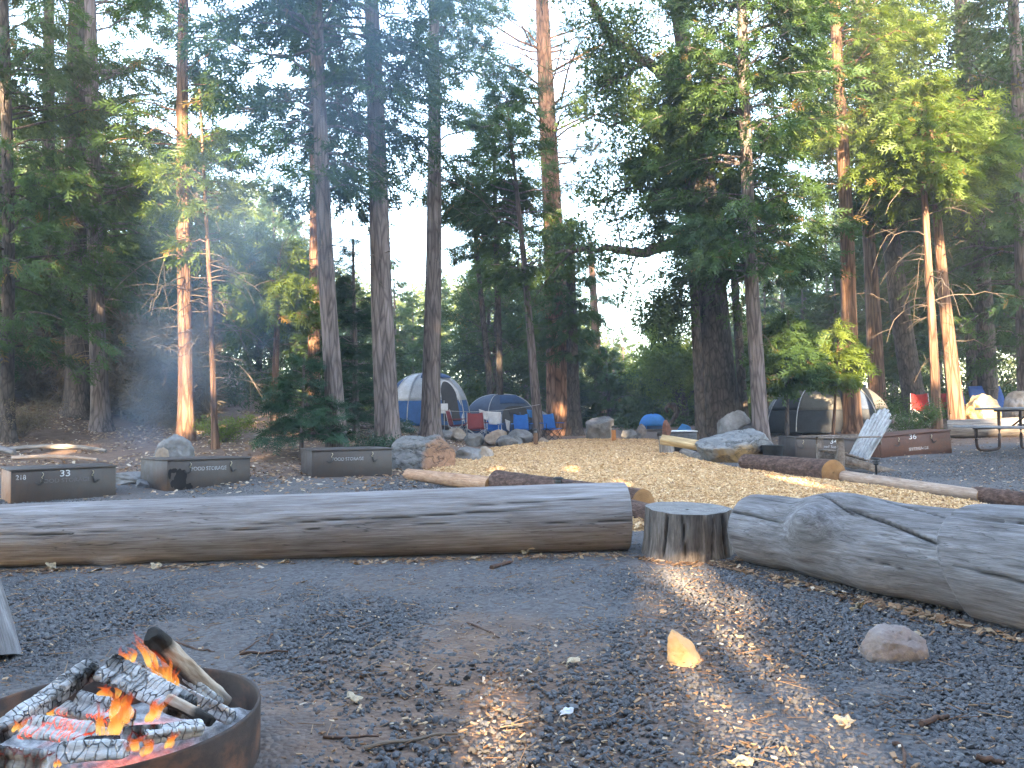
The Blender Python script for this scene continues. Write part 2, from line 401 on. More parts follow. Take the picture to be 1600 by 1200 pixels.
def plant(label, kind, px, d, topx, wpx, wtop, c0y, R, nb, spr, seed, H=None, leaf=None, bark=None, group=None, ytop=0, leany=0.0, extra=None, r0=None, **kw):
    """a tree whose foot stands in column px at depth d and whose stem crosses row ytop in column topx; widths in photo pixels"""
    b = B(px, d); q = P(topx, ytop, d); hz = q[2] - b[2]; lean = ((q[0] - b[0]) / hz, leany)
    H = H or hz + 3.0
    ra = (wpx / FPX * d / 2) if r0 is None else r0; rb = max(ra + (wtop / FPX * d / 2 - ra) * H / hz, .02)
    c0 = P(px, c0y, d)[2] - b[2]
    if 'dead' in kw and kw['dead'][2]:
        a = kw['dead']; kw['dead'] = (P(px, a[0], d)[2] - b[2], P(px, a[1], d)[2] - b[2]) + tuple(a[2:])
    tr, cr, path = tree_mesh(kind, H, ra, rb, lean, c0, R, nb, spr, seed, **kw)
    t = thing(TREE_NAMES[kind], label, kind + ' tree', b, 0, group)
    if extra: extra(tr, cr, path, b)
    tr.build('trunk', [bark or BK_GREY, TWIG], t); cr.build('crown', leaf or LEAF[kind], t, smooth=False, tint=True)
    return t
# ================================================================ ground
def grid_axis(a, b, fine0, fine1, s, coarse):
    """coordinates from a to b: spacing s between fine0 and fine1, growing outside"""
    c = list(np.arange(fine0, fine1 + 1e-6, s)); x = fine1; st = s
    while x < b: st = min(st * 1.25, coarse); x += st; c.append(x)
    x = fine0; st = s
    while x > a: st = min(st * 1.25, coarse); x -= st; c.insert(0, x)
    return np.array(c)
gx = grid_axis(-400, 400, -8, 8, .16, 40); gy = grid_axis(-150, 500, -1, 22, .16, 40)
X, Y = np.meshgrid(gx, gy, indexing='ij'); Z = gh(X, Y)
Z = Z + .018 * fbm(np.stack([X * .7, Y * .7, 0 * X], -1), 5) * (np.abs(X) < 40) + .006 * fbm(np.stack([X * 4, Y * 4, 0 * X], -1), 9)
gm = MB(); grid(gm, np.stack([X, Y, Z], -1))
t = NT('campground_ground')
wp = t.coord('World')
a = t.n('ShaderNodeAttribute', attribute_name='gravel'); edge = t.noise(wp, 1.4, 5, .65)
msk = t.rng(t.math('ADD', a.outputs['Fac'], t.math('MULTIPLY', t.math('SUBTRACT', edge, .5), 1.1)), .35, .65)
st = t.voro(wp, 46, 'F1', 'Color'); sd = t.voro(wp, 46, 'F1', 'Distance')
sv = t.n('ShaderNodeSeparateColor'); t.l(st, sv.inputs[0])
gcol = t.ramp(sv.outputs[0], [(0, (.076, .07, .068)), (.5, (.108, .103, .104)), (1, (.14, .136, .138))])
gcol = t.mix(t.rng(t.noise(wp, .8, 4), .42, .7, 0, .6), gcol, (.145, .11, .09))
dn = t.noise(wp, 6, 8, .7); dcol = t.ramp(dn, [(.25, (.07, .046, .034)), (.5, (.165, .112, .084)), (.75, (.27, .195, .15))])
dcol = t.mix(t.rng(t.noise(wp, .55, 3), .4, .7, 0, .6), dcol, (.2, .125, .085))
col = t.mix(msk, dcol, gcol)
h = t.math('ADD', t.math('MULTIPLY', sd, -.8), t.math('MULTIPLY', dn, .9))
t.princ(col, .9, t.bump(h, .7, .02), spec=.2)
ground = gm.build('ground', t.m, tag_ := None)
ground['kind'] = 'structure'
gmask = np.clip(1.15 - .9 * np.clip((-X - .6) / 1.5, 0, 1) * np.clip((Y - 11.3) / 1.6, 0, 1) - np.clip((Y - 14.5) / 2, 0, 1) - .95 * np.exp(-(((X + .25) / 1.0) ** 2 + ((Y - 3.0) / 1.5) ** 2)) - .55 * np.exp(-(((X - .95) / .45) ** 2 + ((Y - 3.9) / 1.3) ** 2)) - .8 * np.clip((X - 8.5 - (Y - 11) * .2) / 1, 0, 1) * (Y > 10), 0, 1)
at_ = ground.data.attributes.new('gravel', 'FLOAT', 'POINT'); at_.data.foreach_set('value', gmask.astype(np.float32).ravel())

# ---- the path of wood chips
edge_px = [(560, 868), (640, 800), (780, 766), (760, 757), (640, 734), (700, 716), (742, 704), (800, 697), (838, 692), (900, 688.5), (965, 688), (1040, 689), (1062, 702), (1090, 718), (1165, 734), (1290, 752), (1420, 768), (1560, 792), (1720, 830), (1800, 905), (1500, 905), (1145, 868), (1000, 862)]
edge_w = []
for (u, v) in edge_px:
    q = G(u, v); 
    for _ in range(6): q = G(u, v, float(gh(q[0], q[1])))
    edge_w.append(q[:2])
edge_w[0] = (-.9, 7.0); edge_w[-1] = (1.5, 6.75); edge_w[-2] = (2.3, 6.4); edge_w[-3] = (4.3, 5.3); edge_w[-4] = (5.6, 5.6)
EW = np.array(edge_w)
def inside(x, y, poly=EW):
    r = np.zeros(np.shape(x), bool); j = len(poly) - 1
    for i in range(len(poly)):
        a, b = poly[i], poly[j]; c = ((a[1] > y) != (b[1] > y)) & (x < (b[0] - a[0]) * (y - a[1]) / (b[1] - a[1] + 1e-12) + a[0]); r ^= c; j = i
    return r
def edge_dist(x, y, poly=EW):
    p = np.stack([x, y], -1)[..., None, :]; a = poly; b = np.roll(poly, -1, 0); ab = b - a
    u = np.clip(((p - a) * ab).sum(-1) / (ab ** 2).sum(-1), 0, 1); return np.linalg.norm(p - (a + u[..., None] * ab), axis=-1).min(-1)
def mulch_h(x, y): 
    d = np.clip(edge_dist(x, y) / .5, 0, 1); return gh(x, y) - .03 + .1 * d * (2 - d) + .012 * fbm(np.stack([x * 2.2, y * 2.2, 0 * x], -1), 31) * d
mx = np.arange(EW[:, 0].min() - .2, EW[:, 0].max() + .2, .12); my = np.arange(EW[:, 1].min() - .2, EW[:, 1].max() + .2, .12)
X2, Y2 = np.meshgrid(mx, my, indexing='ij'); ins = inside(X2, Y2); Z2 = np.where(ins, mulch_h(X2, Y2), gh(X2, Y2) - .05)
i2 = np.arange(X2.size).reshape(X2.shape); q2 = np.stack([i2[:-1, :-1], i2[1:, :-1], i2[1:, 1:], i2[:-1, 1:]], -1).reshape(-1, 4)
keep = ins.ravel()[q2].any(1)
mm = MB(); mm.add(np.stack([X2, Y2, Z2], -1), q2[keep])
t = NT('wood_chip_mulch'); wp = t.coord('World', (1, .75, 1))
c1 = t.voro(wp, 34, 'F1', 'Color'); d1 = t.voro(wp, 34, 'F1', 'Distance'); sv = t.n('ShaderNodeSeparateColor'); t.l(c1, sv.inputs[0])
col = t.ramp(sv.outputs[0], [(0, (.26, .14, .065)), (.3, (.49, .3, .14)), (.7, (.66, .435, .22)), (1, (.78, .58, .35))])
big = t.noise(wp, .9, 4, .6); col = t.mix(t.rng(big, .5, .72, 0, .5), col, (.46, .25, .11))
col = t.mix(.5, col, t.ramp(t.noise(wp, 5, 4), [(.3, (.5, .45, .42)), (.65, (1.12, 1.12, 1.12))]), 'MULTIPLY')
t.princ(col, .85, t.bump(t.math('ADD', d1, t.noise(wp, 20, 4)), .8, .02), spec=.2)
tag(mm.build('mulch_path', t.m), kind='structure')

# ---- loose material lying on the ground (nobody could count it)
def scatter_xy(n, f, x0, x1, y0, y1, r, persp=0):
    """n points in the box accepted with probability f(x,y)"""
    out = []
    while sum(map(len, out)) < n:
        x = r.uniform(x0, x1, 40000); y = r.uniform(y0, y1, 40000); k = r.uniform(size=40000) < f(x, y); out.append(np.c_[x, y][k])
    return np.concatenate(out)[:n]
CUBE = np.array([[x, y, z] for x in (-1, 1) for y in (-1, 1) for z in (-1, 1)], float)
CF = np.array([[0, 1, 3, 2], [4, 6, 7, 5], [0, 4, 5, 1], [2, 3, 7, 6], [0, 2, 6, 4], [1, 5, 7, 3]])
def rand_rot(n, r, flat=None):
    """n rotation matrices; flat = how far from lying flat"""
    z = r.normal(size=(n, 3)) if flat is None else np.tile(V3(0, 0, 1), (n, 1)) + r.normal(0, flat, (n, 3))
    z = nrm(z); x = nrm(np.cross(z, r.normal(size=(n, 3)))); y = np.cross(z, x); return np.stack([x, y, z], -1)
def pebbles(mb, pos, dims, R, tint, jit, r):
    n = len(pos); V, F = ico(1); v = V[None] * (1 + r.uniform(-jit, jit, (n, len(V), 1))); v = v * dims[:, None, :] / 2
    w = np.einsum('nij,nkj->nki', R, v) + pos[:, None]; mb.add(w, (np.arange(n)[:, None, None] * len(V) + F[None]).reshape(-1, 3), 0, np.repeat(tint, len(F)))
def bits(mb, pos, dims, R, tint, jit=.25, r=rng, mat=0):
    n = len(pos); v = CUBE[None] * (1 + r.uniform(-jit, jit, (n, 8, 3))); v = v * dims[:, None, :] / 2
    w = np.einsum('nij,nkj->nki', R, v) + pos[:, None]
    mb.add(w, (np.arange(n)[:, None, None] * 8 + CF[None]).reshape(-1, 4), mat, np.repeat(tint, 6))
def tint_mat(name, stops, rough=.85, spec=.25):
    t = NT(name); a = t.n('ShaderNodeAttribute', attribute_name='tint'); col = t.ramp(a.outputs['Fac'], stops)
    t.princ(col, rough, None, 0, spec); return t.m
GRAV = tint_mat('dark_gravel', [(0, (.088, .085, .086)), (.5, (.116, .114, .118)), (.85, (.138, .136, .142)), (.95, (.14, .135, .135)), (.975, (.14, .1, .08)), (1, (.19, .17, .155))], .85, .2)
CHIP = tint_mat('pale_chips', [(0, (.26, .135, .065)), (.35, (.51, .31, .145)), (.75, (.68, .45, .23)), (1, (.8, .61, .38))], .8)
LITT = tint_mat('leaf_litter_mix', [(0, (.1, .06, .04)), (.4, (.24, .14, .08)), (.7, (.4, .28, .17)), (1, (.58, .5, .4))], .85)
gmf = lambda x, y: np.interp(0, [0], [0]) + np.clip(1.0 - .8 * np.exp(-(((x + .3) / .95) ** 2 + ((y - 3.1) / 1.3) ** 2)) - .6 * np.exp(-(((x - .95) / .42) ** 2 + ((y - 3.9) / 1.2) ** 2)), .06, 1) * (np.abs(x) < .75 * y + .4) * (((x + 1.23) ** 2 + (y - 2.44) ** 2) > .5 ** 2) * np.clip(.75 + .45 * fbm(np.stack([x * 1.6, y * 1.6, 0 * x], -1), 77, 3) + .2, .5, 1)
r = np.random.default_rng(21)
N = 130000
xy = scatter_xy(N, lambda x, y: gmf(x, y), -5, 5, 1.9, 6.9, r)
sz = r.uniform(.011, .023, N) * np.where(r.uniform(size=N) < .06, 1.5, 1); dm = np.c_[sz * r.uniform(.8, 1.5, N), sz * r.uniform(.7, 1.2, N), sz * r.uniform(.5, .9, N)]
gb = MB(); pebbles(gb, np.c_[xy, gh(xy[:, 0], xy[:, 1]) + sz * .04], dm * 1.08, rand_rot(N, r, .5), r.uniform(0, 1, N) ** 1.1, .26, r)
N = 26000
xy = scatter_xy(N, lambda x, y: ((x < -1.0) | (x > 3.5)) * (np.abs(x) < .68 * y + .3) * (~inside(x, y)) * (1.0 - .85 * ((x < 0) & (y > 12.2))), -9, 9.5, 6.6, 14, r)
sz = r.uniform(.016, .032, N); dm = np.c_[sz * 1.2, sz, sz * .7]
pebbles(gb, np.c_[xy, gh(xy[:, 0], xy[:, 1]) + sz * .12], dm, rand_rot(N, r, .5), r.uniform(0, 1, N) ** 1.1, .26, r)
tag(gb.build('gravel', GRAV, smooth=False, tint=True), 'loose dark blue grey gravel covering the clearing', 'gravel', kind='stuff')
cb = MB(); N = 62000
xy = scatter_xy(N, lambda x, y: inside(x, y) * np.clip(8.5 / y, 0, 1) ** 2, EW[:, 0].min(), EW[:, 0].max(), 5, 24, r)
ln = r.uniform(.016, .044, N) * np.where(xy[:, 1] > 12, 1.3, 1); dm = np.c_[ln, ln * r.uniform(.25, .55, N), r.uniform(.003, .008, N)]
bits(cb, np.c_[xy, mulch_h(xy[:, 0], xy[:, 1]) + r.uniform(.0, .016, N)], dm, rand_rot(N, r, .4), np.clip(r.normal(.55, .25, N), 0, 1), .3, r)
tag(cb.build('wood_chips', CHIP, smooth=False, tint=True), 'pale wood chips loose on the path', 'wood chips', kind='stuff')
lb = MB()
N = 4200   # chips and needles dropped over the foreground
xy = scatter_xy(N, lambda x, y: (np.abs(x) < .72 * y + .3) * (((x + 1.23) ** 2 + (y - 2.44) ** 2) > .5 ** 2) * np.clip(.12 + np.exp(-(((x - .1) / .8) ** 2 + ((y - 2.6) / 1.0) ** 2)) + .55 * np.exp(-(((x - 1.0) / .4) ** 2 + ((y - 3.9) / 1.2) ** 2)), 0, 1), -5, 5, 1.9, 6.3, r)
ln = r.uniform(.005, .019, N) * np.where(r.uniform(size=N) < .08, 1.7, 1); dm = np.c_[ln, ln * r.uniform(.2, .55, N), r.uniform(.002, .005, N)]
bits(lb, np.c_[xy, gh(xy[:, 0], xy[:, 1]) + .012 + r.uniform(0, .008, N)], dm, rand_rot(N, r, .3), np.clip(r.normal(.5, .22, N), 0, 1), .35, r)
N = 1500
xy = scatter_xy(N, lambda x, y: (np.abs(x) < .72 * y + .3) * (((x + 1.23) ** 2 + (y - 2.44) ** 2) > .5 ** 2), -5, 5, 1.9, 6.3, r)
ln = r.uniform(.03, .11, N); dm = np.c_[ln, np.full(N, .0022), np.full(N, .0022)]
bits(lb, np.c_[xy, gh(xy[:, 0], xy[:, 1]) + .014], dm, rand_rot(N, r, .12), r.uniform(.05, .6, N), .2, r)
N = 9000   # leaves and bark on the bank behind the lockers
xy = scatter_xy(N, lambda x, y: (x < -1.2) * (np.abs(x) < .7 * y) * np.clip((y - 10.5) / 2, .05, 1) * (fbm(np.stack([x * .8, y * .8, 0 * x], -1), 51, 3) > -.35), -17, -1, 9.5, 24, r)
ln = r.uniform(.02, .075, N); dm = np.c_[ln, ln * r.uniform(.3, .7, N), r.uniform(.004, .012, N)]
bits(lb, np.c_[xy, gh(xy[:, 0], xy[:, 1]) + .015], dm, rand_rot(N, r, .3), np.clip(r.normal(.5, .28, N), 0, 1), .4, r)
N = 2500
xy = scatter_xy(N, lambda x, y: (x > 4) * (np.abs(x) < .7 * y) * (~inside(x, y)), 4, 16, 9, 22, r)
ln = r.uniform(.012, .04, N); dm = np.c_[ln, ln * r.uniform(.3, .7, N), r.uniform(.003, .008, N)]
bits(lb, np.c_[xy, gh(xy[:, 0], xy[:, 1]) + .015], dm, rand_rot(N, r, .3), np.clip(r.normal(.5, .28, N), 0, 1), .4, r)
N = 900   # drift of needles and leaves caught along the foot of the logs
xx = r.uniform(-4.6, .8, N); ya = 5.66 + (xx + 5.9) * .059 - .215 - np.abs(r.normal(0, .09, N)); s_ = r.uniform(0, 3.4, 500); xb = 1.57 + .43 * s_ - .235 * .9 - .9 * np.abs(r.normal(0, .08, 500)); yb = 5.6 - .9 * s_ - .235 * .43 - .43 * np.abs(r.normal(0, .08, 500)); a_ = r.uniform(3.4, 6.2, 160); xs_, ys_ = 1.245 + (.36 + np.abs(r.normal(0, .05, 160))) * np.cos(a_), 5.78 + (.36 + np.abs(r.normal(0, .05, 160))) * np.sin(a_)
xy = np.c_[np.concatenate([xx, xb, xs_]), np.concatenate([ya, yb, ys_])]; N = len(xy); ln = r.uniform(.015, .06, N); ne = r.uniform(size=N) < .5
dm = np.c_[ln, np.where(ne, .0025, ln * r.uniform(.3, .6, N)), np.where(ne, .0025, .004)]
bits(lb, np.c_[xy, gh(xy[:, 0], xy[:, 1]) + .016], dm, rand_rot(N, r, .3), np.clip(r.normal(.4, .22, N), 0, 1), .4, r)
tag(lb.build('leaf_litter', LITT, smooth=False, tint=True), 'scattered chips, needles and dead leaves on the ground', 'leaf litter', kind='stuff')
# ================================================================ named trees, left to right
cone = lambda t: np.interp(t, [0, .1, .3, 1], [.7, 1, .9, .1])
plant('tall grey cedar on the dark bank at the left, its stem bare halfway up', 'cedar', 157, 19, 128, 27, 17, 470, 3.3, 95, 56, 1, H=15, dead=(560, 380, 30, 1.6))
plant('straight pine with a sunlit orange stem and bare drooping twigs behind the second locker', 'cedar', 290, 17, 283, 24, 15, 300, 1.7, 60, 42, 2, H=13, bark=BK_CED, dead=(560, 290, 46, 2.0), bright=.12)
plant('thin half dead sapling standing right of the sunlit orange stem', 'cedar', 336, 15.5, 322, 10, 6, 395, 1.1, 26, 40, 3, H=7.0, ytop=390, bark=BK_CED, dead=(600, 380, 34, 1.5), leaf=L_SUN)
plant('young yellow green cedar catching the sun between two bare stems', 'cedar', 428, 17.5, 431, 13, 6, 520, 1.15, 46, 60, 4, H=4.2, ytop=400, bark=BK_CED, leaf=L_SUN, dead=(640, 520, 10, .8))
plant('small green fir with flat tiers standing just left of the leaning stem', 'fir', 470, 14.6, 474, 7, 3, 680, .85, 62, 36, 5, H=1.85, bright=.25, ytop=548, prof=lambda t: 1.05 - .95 * t, flare=.1)
plant('tall stem leaning left behind the last locker on the left', 'cedar', 527, 15, 487, 29, 19, 300, 2.5, 85, 58, 6, H=12.5, dead=(420, 120, 22, 1.6))
plant('broad pale grey stem with long furrowed bark behind the large left boulder', 'cedar', 607, 16, 573, 40, 22, 190, 2.3, 70, 58, 7, H=13.5, flare=.35, dead=(430, 150, 12, 1.5))
plant('bluish layered fir standing between the leaning stem and the broad grey one', 'fir', 556, 18.5, 553, 11, 4, 670, 1.15, 130, 46, 8, H=4.6, ytop=385, prof=lambda t: 1.0 - .8 * t, flare=.1)
plant('straight grey stem in front of the big blue tent', 'cedar', 672, 20, 676, 31, 16, 290, 2.7, 80, 58, 9, H=14.5, wedge=(-.3, .35), dead=(450, 60, 22, 1.9))
plant('far stem lit orange behind the leaning tree', 'cedar', 490, 24, 486, 20, 13, 330, 2.4, 60, 55, 10, H=14, bark=BK_CED, dead=(620, 330, 26, 1.5))
plant('thin straight stem rising behind the blue grey tent', 'cedar', 781, 25.5, 777, 11, 8, 350, 1.5, 40, 50, 11, H=9.5, ytop=380, bark=BK_DARK, dead=(560, 360, 14, 1.2))
plant('thin stem leaning left behind the blue grey tent', 'cedar', 772, 26.0, 747, 13, 7, 400, 1.3, 30, 50, 12, H=8, ytop=390, bark=BK_DARK, dead=(560, 400, 12, 1.0))
plant('slim curved cedar between the two blue camp chairs with a dense crown', 'cedar', 843, 23, 815, 17, 9, 440, 2.35, 92, 62, 13, H=10.2, ytop=400, dead=(620, 400, 12, 1.2))
plant('great pine with open branches rising at the end of the wood chip path', 'pine', 874, 27, 848, 40, 22, 300, 4.6, 92, 46, 14, H=20, bark=BK_PINE, dead=(470, 260, 30, 2.2), size=1.15)
plant('dark stem close against the foot of the great pine', 'cedar', 897, 26.2, 888, 22, 12, 560, 1.5, 44, 55, 15, H=7, ytop=300, bark=BK_DARK)
plant('distant stem glowing orange through the gap beyond the path', 'cedar', 940, 40, 930, 18, 13, 520, 1.6, 26, 40, 16, H=9, ytop=500, bark=BK_CED)
def oak_limbs(tr, cr, path, b):
    """the big oak: one long limb over the path, two rising stems"""
    r = np.random.default_rng(91); L = lambda u, v, d: P(u, v, d) - b
    paths = [([(1112, 420, 20), (1060, 385, 19.5), (1000, 395, 19), (940, 388, 18.6), (868, 396, 18.2)], .2, .03), ([(1100, 330, 20), (1074, 200, 20.3), (1066, 90, 20.6), (1050, -60, 21)], .26, .14),
             ([(1068, 150, 20.4), (1010, 95, 20), (955, 55, 19.6), (915, -20, 19.2)], .15, .07), ([(1010, 95, 20), (975, 120, 19.5), (950, 130, 19)], .06, .02), ([(1095, 255, 20), (1030, 180, 19.4), (985, 185, 19), (950, 200, 18.8)], .06, .02),
             ([(1085, 300, 20), (1030, 298, 19.4), (970, 298, 19), (942, 330, 18.8)], .06, .015), ([(1090, 460, 20), (1060, 482, 19.5), (1030, 480, 19.2)], .05, .015)]
    pos = []
    for pts, a, c in paths:
        cv = curve([L(*q) for q in pts], 22); cv[1:-1] += r.normal(0, .03, (20, 3)); tubes(tr, cv[None], np.linspace(a, c, 22)[None], 8, 0)
        for k in range(16 if a > .14 else 11):
            i = r.integers(6, 22); d = nrm(r.normal(size=3) + V3(-.3, -.2, .1)); l = r.uniform(.4, 1.3) * (1.2 if a > .14 else .8)
            p2 = cv[i] + np.linspace(0, 1, 6)[:, None] * d * l + (np.linspace(0, 1, 6) ** 2)[:, None] * V3(0, 0, -.25 * l); tubes(tr, p2[None], np.linspace(.025, .006, 6)[None], 4, 0)
            n = 15 if pts[-1][0] < 1000 else 26; s = r.uniform(.3, 1.1, n); pos.append(cv[i] + s[:, None] * d * l + r.normal(0, .22, (n, 3)) - (s ** 2 * .25 * l)[:, None] * V3(0, 0, 1))
    pos = np.concatenate(pos); M = len(pos); scatter_sprays(cr, T_OAK, pos, r.normal(size=(M, 3)), r.normal(size=(M, 3)), r.uniform(.22, .36, M), r.uniform(.05, .75, M))
plant('massive dark oak with a flaring foot and a limb reaching over the path', 'oak', 1128, 20, 1098, 62, 44, 300, 2.3, 26, 56, 17, H=7.6, ytop=330, bark=BK_DARK, flare=.75, extra=oak_limbs)
plant('slim dark stem beside the massive oak on its path side', 'cedar', 1094, 19.2, 1086, 17, 12, 360, 1.7, 46, 56, 18, H=10, ytop=300, bark=BK_DARK)
plant('tall dense cedar with a straight brown stem behind the right boulder', 'cedar', 1188, 17.8, 1165, 25, 15, 430, 2.5, 165, 74, 19, H=13.5, dead=(560, 380, 12, 1.2), low_r=.75)
plant('slender stem in the gap between the oak and the brown cedar', 'cedar', 1163, 21.5, 1148, 17, 10, 430, 1.8, 60, 54, 20, H=11, ytop=380, bark=BK_DARK)
plant('straight sunlit orange stem rising behind the pale right tent', 'cedar', 1332, 21, 1312, 27, 15, 210, 2.5, 92, 66, 21, H=15, bark=BK_CED, leaf=L_SUN, dead=(470, 200, 16, 1.5), wedge=(.2, .45))
plant('small leafy cedar sapling glowing green at the foot of the sunlit orange stem', 'cedar', 1300, 19.3, 1314, 5, 2, 600, .7, 36, 40, 22, H=2.75, ytop=505, leaf=L_SUN, bark=BK_CED)
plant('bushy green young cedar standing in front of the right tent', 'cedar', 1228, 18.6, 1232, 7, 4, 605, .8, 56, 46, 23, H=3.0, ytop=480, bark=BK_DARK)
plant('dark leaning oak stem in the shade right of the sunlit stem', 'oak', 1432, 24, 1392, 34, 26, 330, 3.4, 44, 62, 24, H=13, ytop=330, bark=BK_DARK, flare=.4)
plant('slim sunlit cedar with bright yellow green sprays behind the brown locker', 'cedar', 1464, 17.6, 1452, 15, 9, 300, 1.55, 66, 62, 25, H=7.3, ytop=280, bark=BK_CED, leaf=L_SUN, dead=(480, 270, 26, 1.9))
plant('brightly sunlit pale stem with a yellow green crown left of the picnic table', 'cedar', 1496, 19, 1466, 25, 10, 290, 1.75, 76, 62, 26, H=8.4, ytop=280, bark=BK_CED, leaf=L_SUN, flare=.3, dead=(560, 250, 22, 1.6))
plant('brown stem at the right edge behind the picnic table', 'cedar', 1603, 20, 1592, 24, 16, 560, 2.8, 110, 64, 27, H=13.5, dead=(600, 540, 8, 1))
plant('tall cedar with a yellow green sunlit crown high at the upper right', 'cedar', 1372, 25, 1352, 26, 16, 200, 2.9, 84, 66, 28, H=17, ytop=180, bark=BK_CED, leaf=L_SUN)
plant('spreading dark oak filling the upper right corner', 'oak', 1545, 23, 1520, 30, 20, 400, 4.2, 90, 74, 29, H=14.5, ytop=100, bark=BK_DARK)
plant('broad dark stem just left of the tall grey cedar on the bank', 'cedar', 122, 20.5, 112, 38, 24, 520, 3.0, 80, 56, 30, H=13, ytop=0, bark=BK_DARK, dead=(620, 440, 30, 1.8))
plant('shaded cedar with low hanging green sprays at the far left edge', 'cedar', 12, 16.5, -8, 20, 14, 560, 2.6, 110, 62, 31, H=11, bark=BK_DARK)
plant('dark stem half hidden left of the broad bank tree', 'cedar', 78, 22, 66, 22, 15, 480, 3.0, 80, 56, 32, H=14, bark=BK_DARK, dead=(620, 420, 30, 1.8))
# a twisted little oak beyond the path
def twist(tr, cr, path, b):
    r = np.random.default_rng(5); L = lambda u, v, d: P(u, v, d) - b; pos = []
    for pts, a, c in [([(1070, 665, 31), (1066, 640, 31), (1054, 612, 31), (1040, 598, 31), (1018, 590, 31)], .17, .04), ([(1058, 620, 31), (1050, 580, 31), (1046, 545, 31)], .09, .03), ([(1064, 636, 31), (1085, 606, 31.4), (1092, 570, 31.4)], .08, .02)]:
        cv = curve([L(*q) for q in pts], 16); tubes(tr, cv[None], np.linspace(a, c, 16)[None], 8, 0); 
        for k in range(60): pos.append(cv[r.integers(6, 16)] + r.normal(0, .55, (9, 3)) + V3(0, 0, .35))
    pos = np.concatenate(pos); M = len(pos); scatter_sprays(cr, T_OAK, pos, r.normal(size=(M, 3)), r.normal(size=(M, 3)), r.uniform(.2, .34, M), r.uniform(.3, .9, M))
plant('small twisted oak backlit beyond the end of the path', 'oak', 1072, 31, 1066, 14, 9, 560, 1.3, 18, 40, 33, H=2.6, ytop=610, bark=BK_DARK, extra=twist, leaf=L_SUN)
plant('dense round young cedar beyond the small blue tent', 'cedar', 1032, 34, 1030, 7, 4, 690, 1.9, 120, 60, 34, H=4.4, ytop=560, prof=lambda t: np.interp(t, [0, .4, 1], [.9, 1, .15]))
plant('dense low young cedar beyond the grey boulder at the end of the path', 'cedar', 952, 33, 950, 7, 4, 690, 1.6, 90, 60, 35, H=3.2, ytop=600, prof=lambda t: np.interp(t, [0, .4, 1], [.9, 1, .15]))
# ================================================================ the wood behind: shared tree meshes set out as single trees
protos = []
for kd, nm, hh, rr, nb_, sp_, lf in [('cedar', 'cedar_tree', 12, 2.0, 110, 44, L_CED), ('cedar', 'cedar_tree', 12, 2.4, 95, 50, L_CED), ('fir', 'fir_tree', 12, 1.7, 150, 40, L_FIR), ('pine', 'pine_tree', 12, 2.4, 60, 40, L_PIN), ('oak', 'oak_tree', 10, 3.2, 52, 60, L_OAK)]:
    c0_ = {'cedar': 1.8, 'fir': .8, 'pine': 4.5, 'oak': 2.2}[kd]
    tr, cr, _ = tree_mesh(kd, hh, .2, .03, (0.01, 0), c0_, rr, nb_, sp_, 200 + len(protos), dead=(.6, c0_ + 2, 18, 1.4), prof=(None if kd in ('oak', 'cedar') else cone), size=1.25)
    protos.append((nm, kd, tr.mesh('trunk', [BK_DARK if kd == 'oak' else BK_GREY, TWIG]), cr.mesh('crown', lf, False, True), hh))
SKX = [-100, 0, 150, 300, 450, 560, 620, 700, 780, 850, 950, 1050, 1100, 1150, 1250, 1400, 1550, 1700]
SKY_ = [60, 140, 150, 230, 300, 390, 420, 400, 330, 380, 490, 540, 520, 400, 330, 230, 60, 20]
REG = [(-200, 215, 'dark {} far back in the crowded wood at the left edge'), (215, 420, '{} far back in the smoky shade behind the two left lockers'), (420, 600, '{} far back in the wood behind the tall left leaning stem'), (600, 840, '{} standing in the far wood beyond the blue tents'), (840, 1000, '{} in the thin wood beyond the grey boulder'), (1000, 1100, 'small far {} below the bright gap of sky'), (1100, 1260, '{} crowded far back behind the massive oak'), (1260, 1430, '{} far back in the wood beyond the pale right tent'), (1430, 1800, 'dark {} far back in the wood beyond the picnic table')]
rb = np.random.default_rng(44); nbg = 0
cols = np.concatenate([np.linspace(-120, 1720, 46), np.linspace(-90, 1700, 34)]) + rb.uniform(-18, 18, 80)
for i, u in enumerate(cols):
    far = i < 46; d = rb.uniform(36, 58) if far else rb.uniform(26, 35)
    if not far and 560 < u < 1120: d = rb.uniform(32, 38)
    if u < 380 and not far: d = rb.uniform(22, 30)
    yt = np.interp(u, SKX, SKY_) + rb.uniform(-30, 70) + (0 if far else 60)
    if 950 < u < 1110: yt = max(yt, 500) + rb.uniform(-15, 30)
    kd = rb.choice([0, 1, 2, 3, 4], p=[.32, .28, .16, .08, .16]) if u < 900 else rb.choice([0, 1, 2, 3, 4], p=[.34, .26, .08, .06, .26])
    nm, kn, mt, mc, hh = protos[kd]; b = B(u, d); top = P(u, yt, d)[2]; h = max(top - b[2], 2.0); s = h / hh
    w = np.clip(s ** .55 if s > .7 else s ** .8, .35, 1.25)
    lab, grp = next((L.format(kn), L) for a, c, L in REG if a <= u < c)
    o = thing(nm, lab, kn + ' tree', b, rb.uniform(0, 6.28), grp.format(kn) ); o.scale = (w, w, s)
    for n_, me in (('trunk', mt), ('crown', mc)):
        ch = bpy.data.objects.new(n_, me); COL.objects.link(ch); ch.parent = o
    nbg += 1
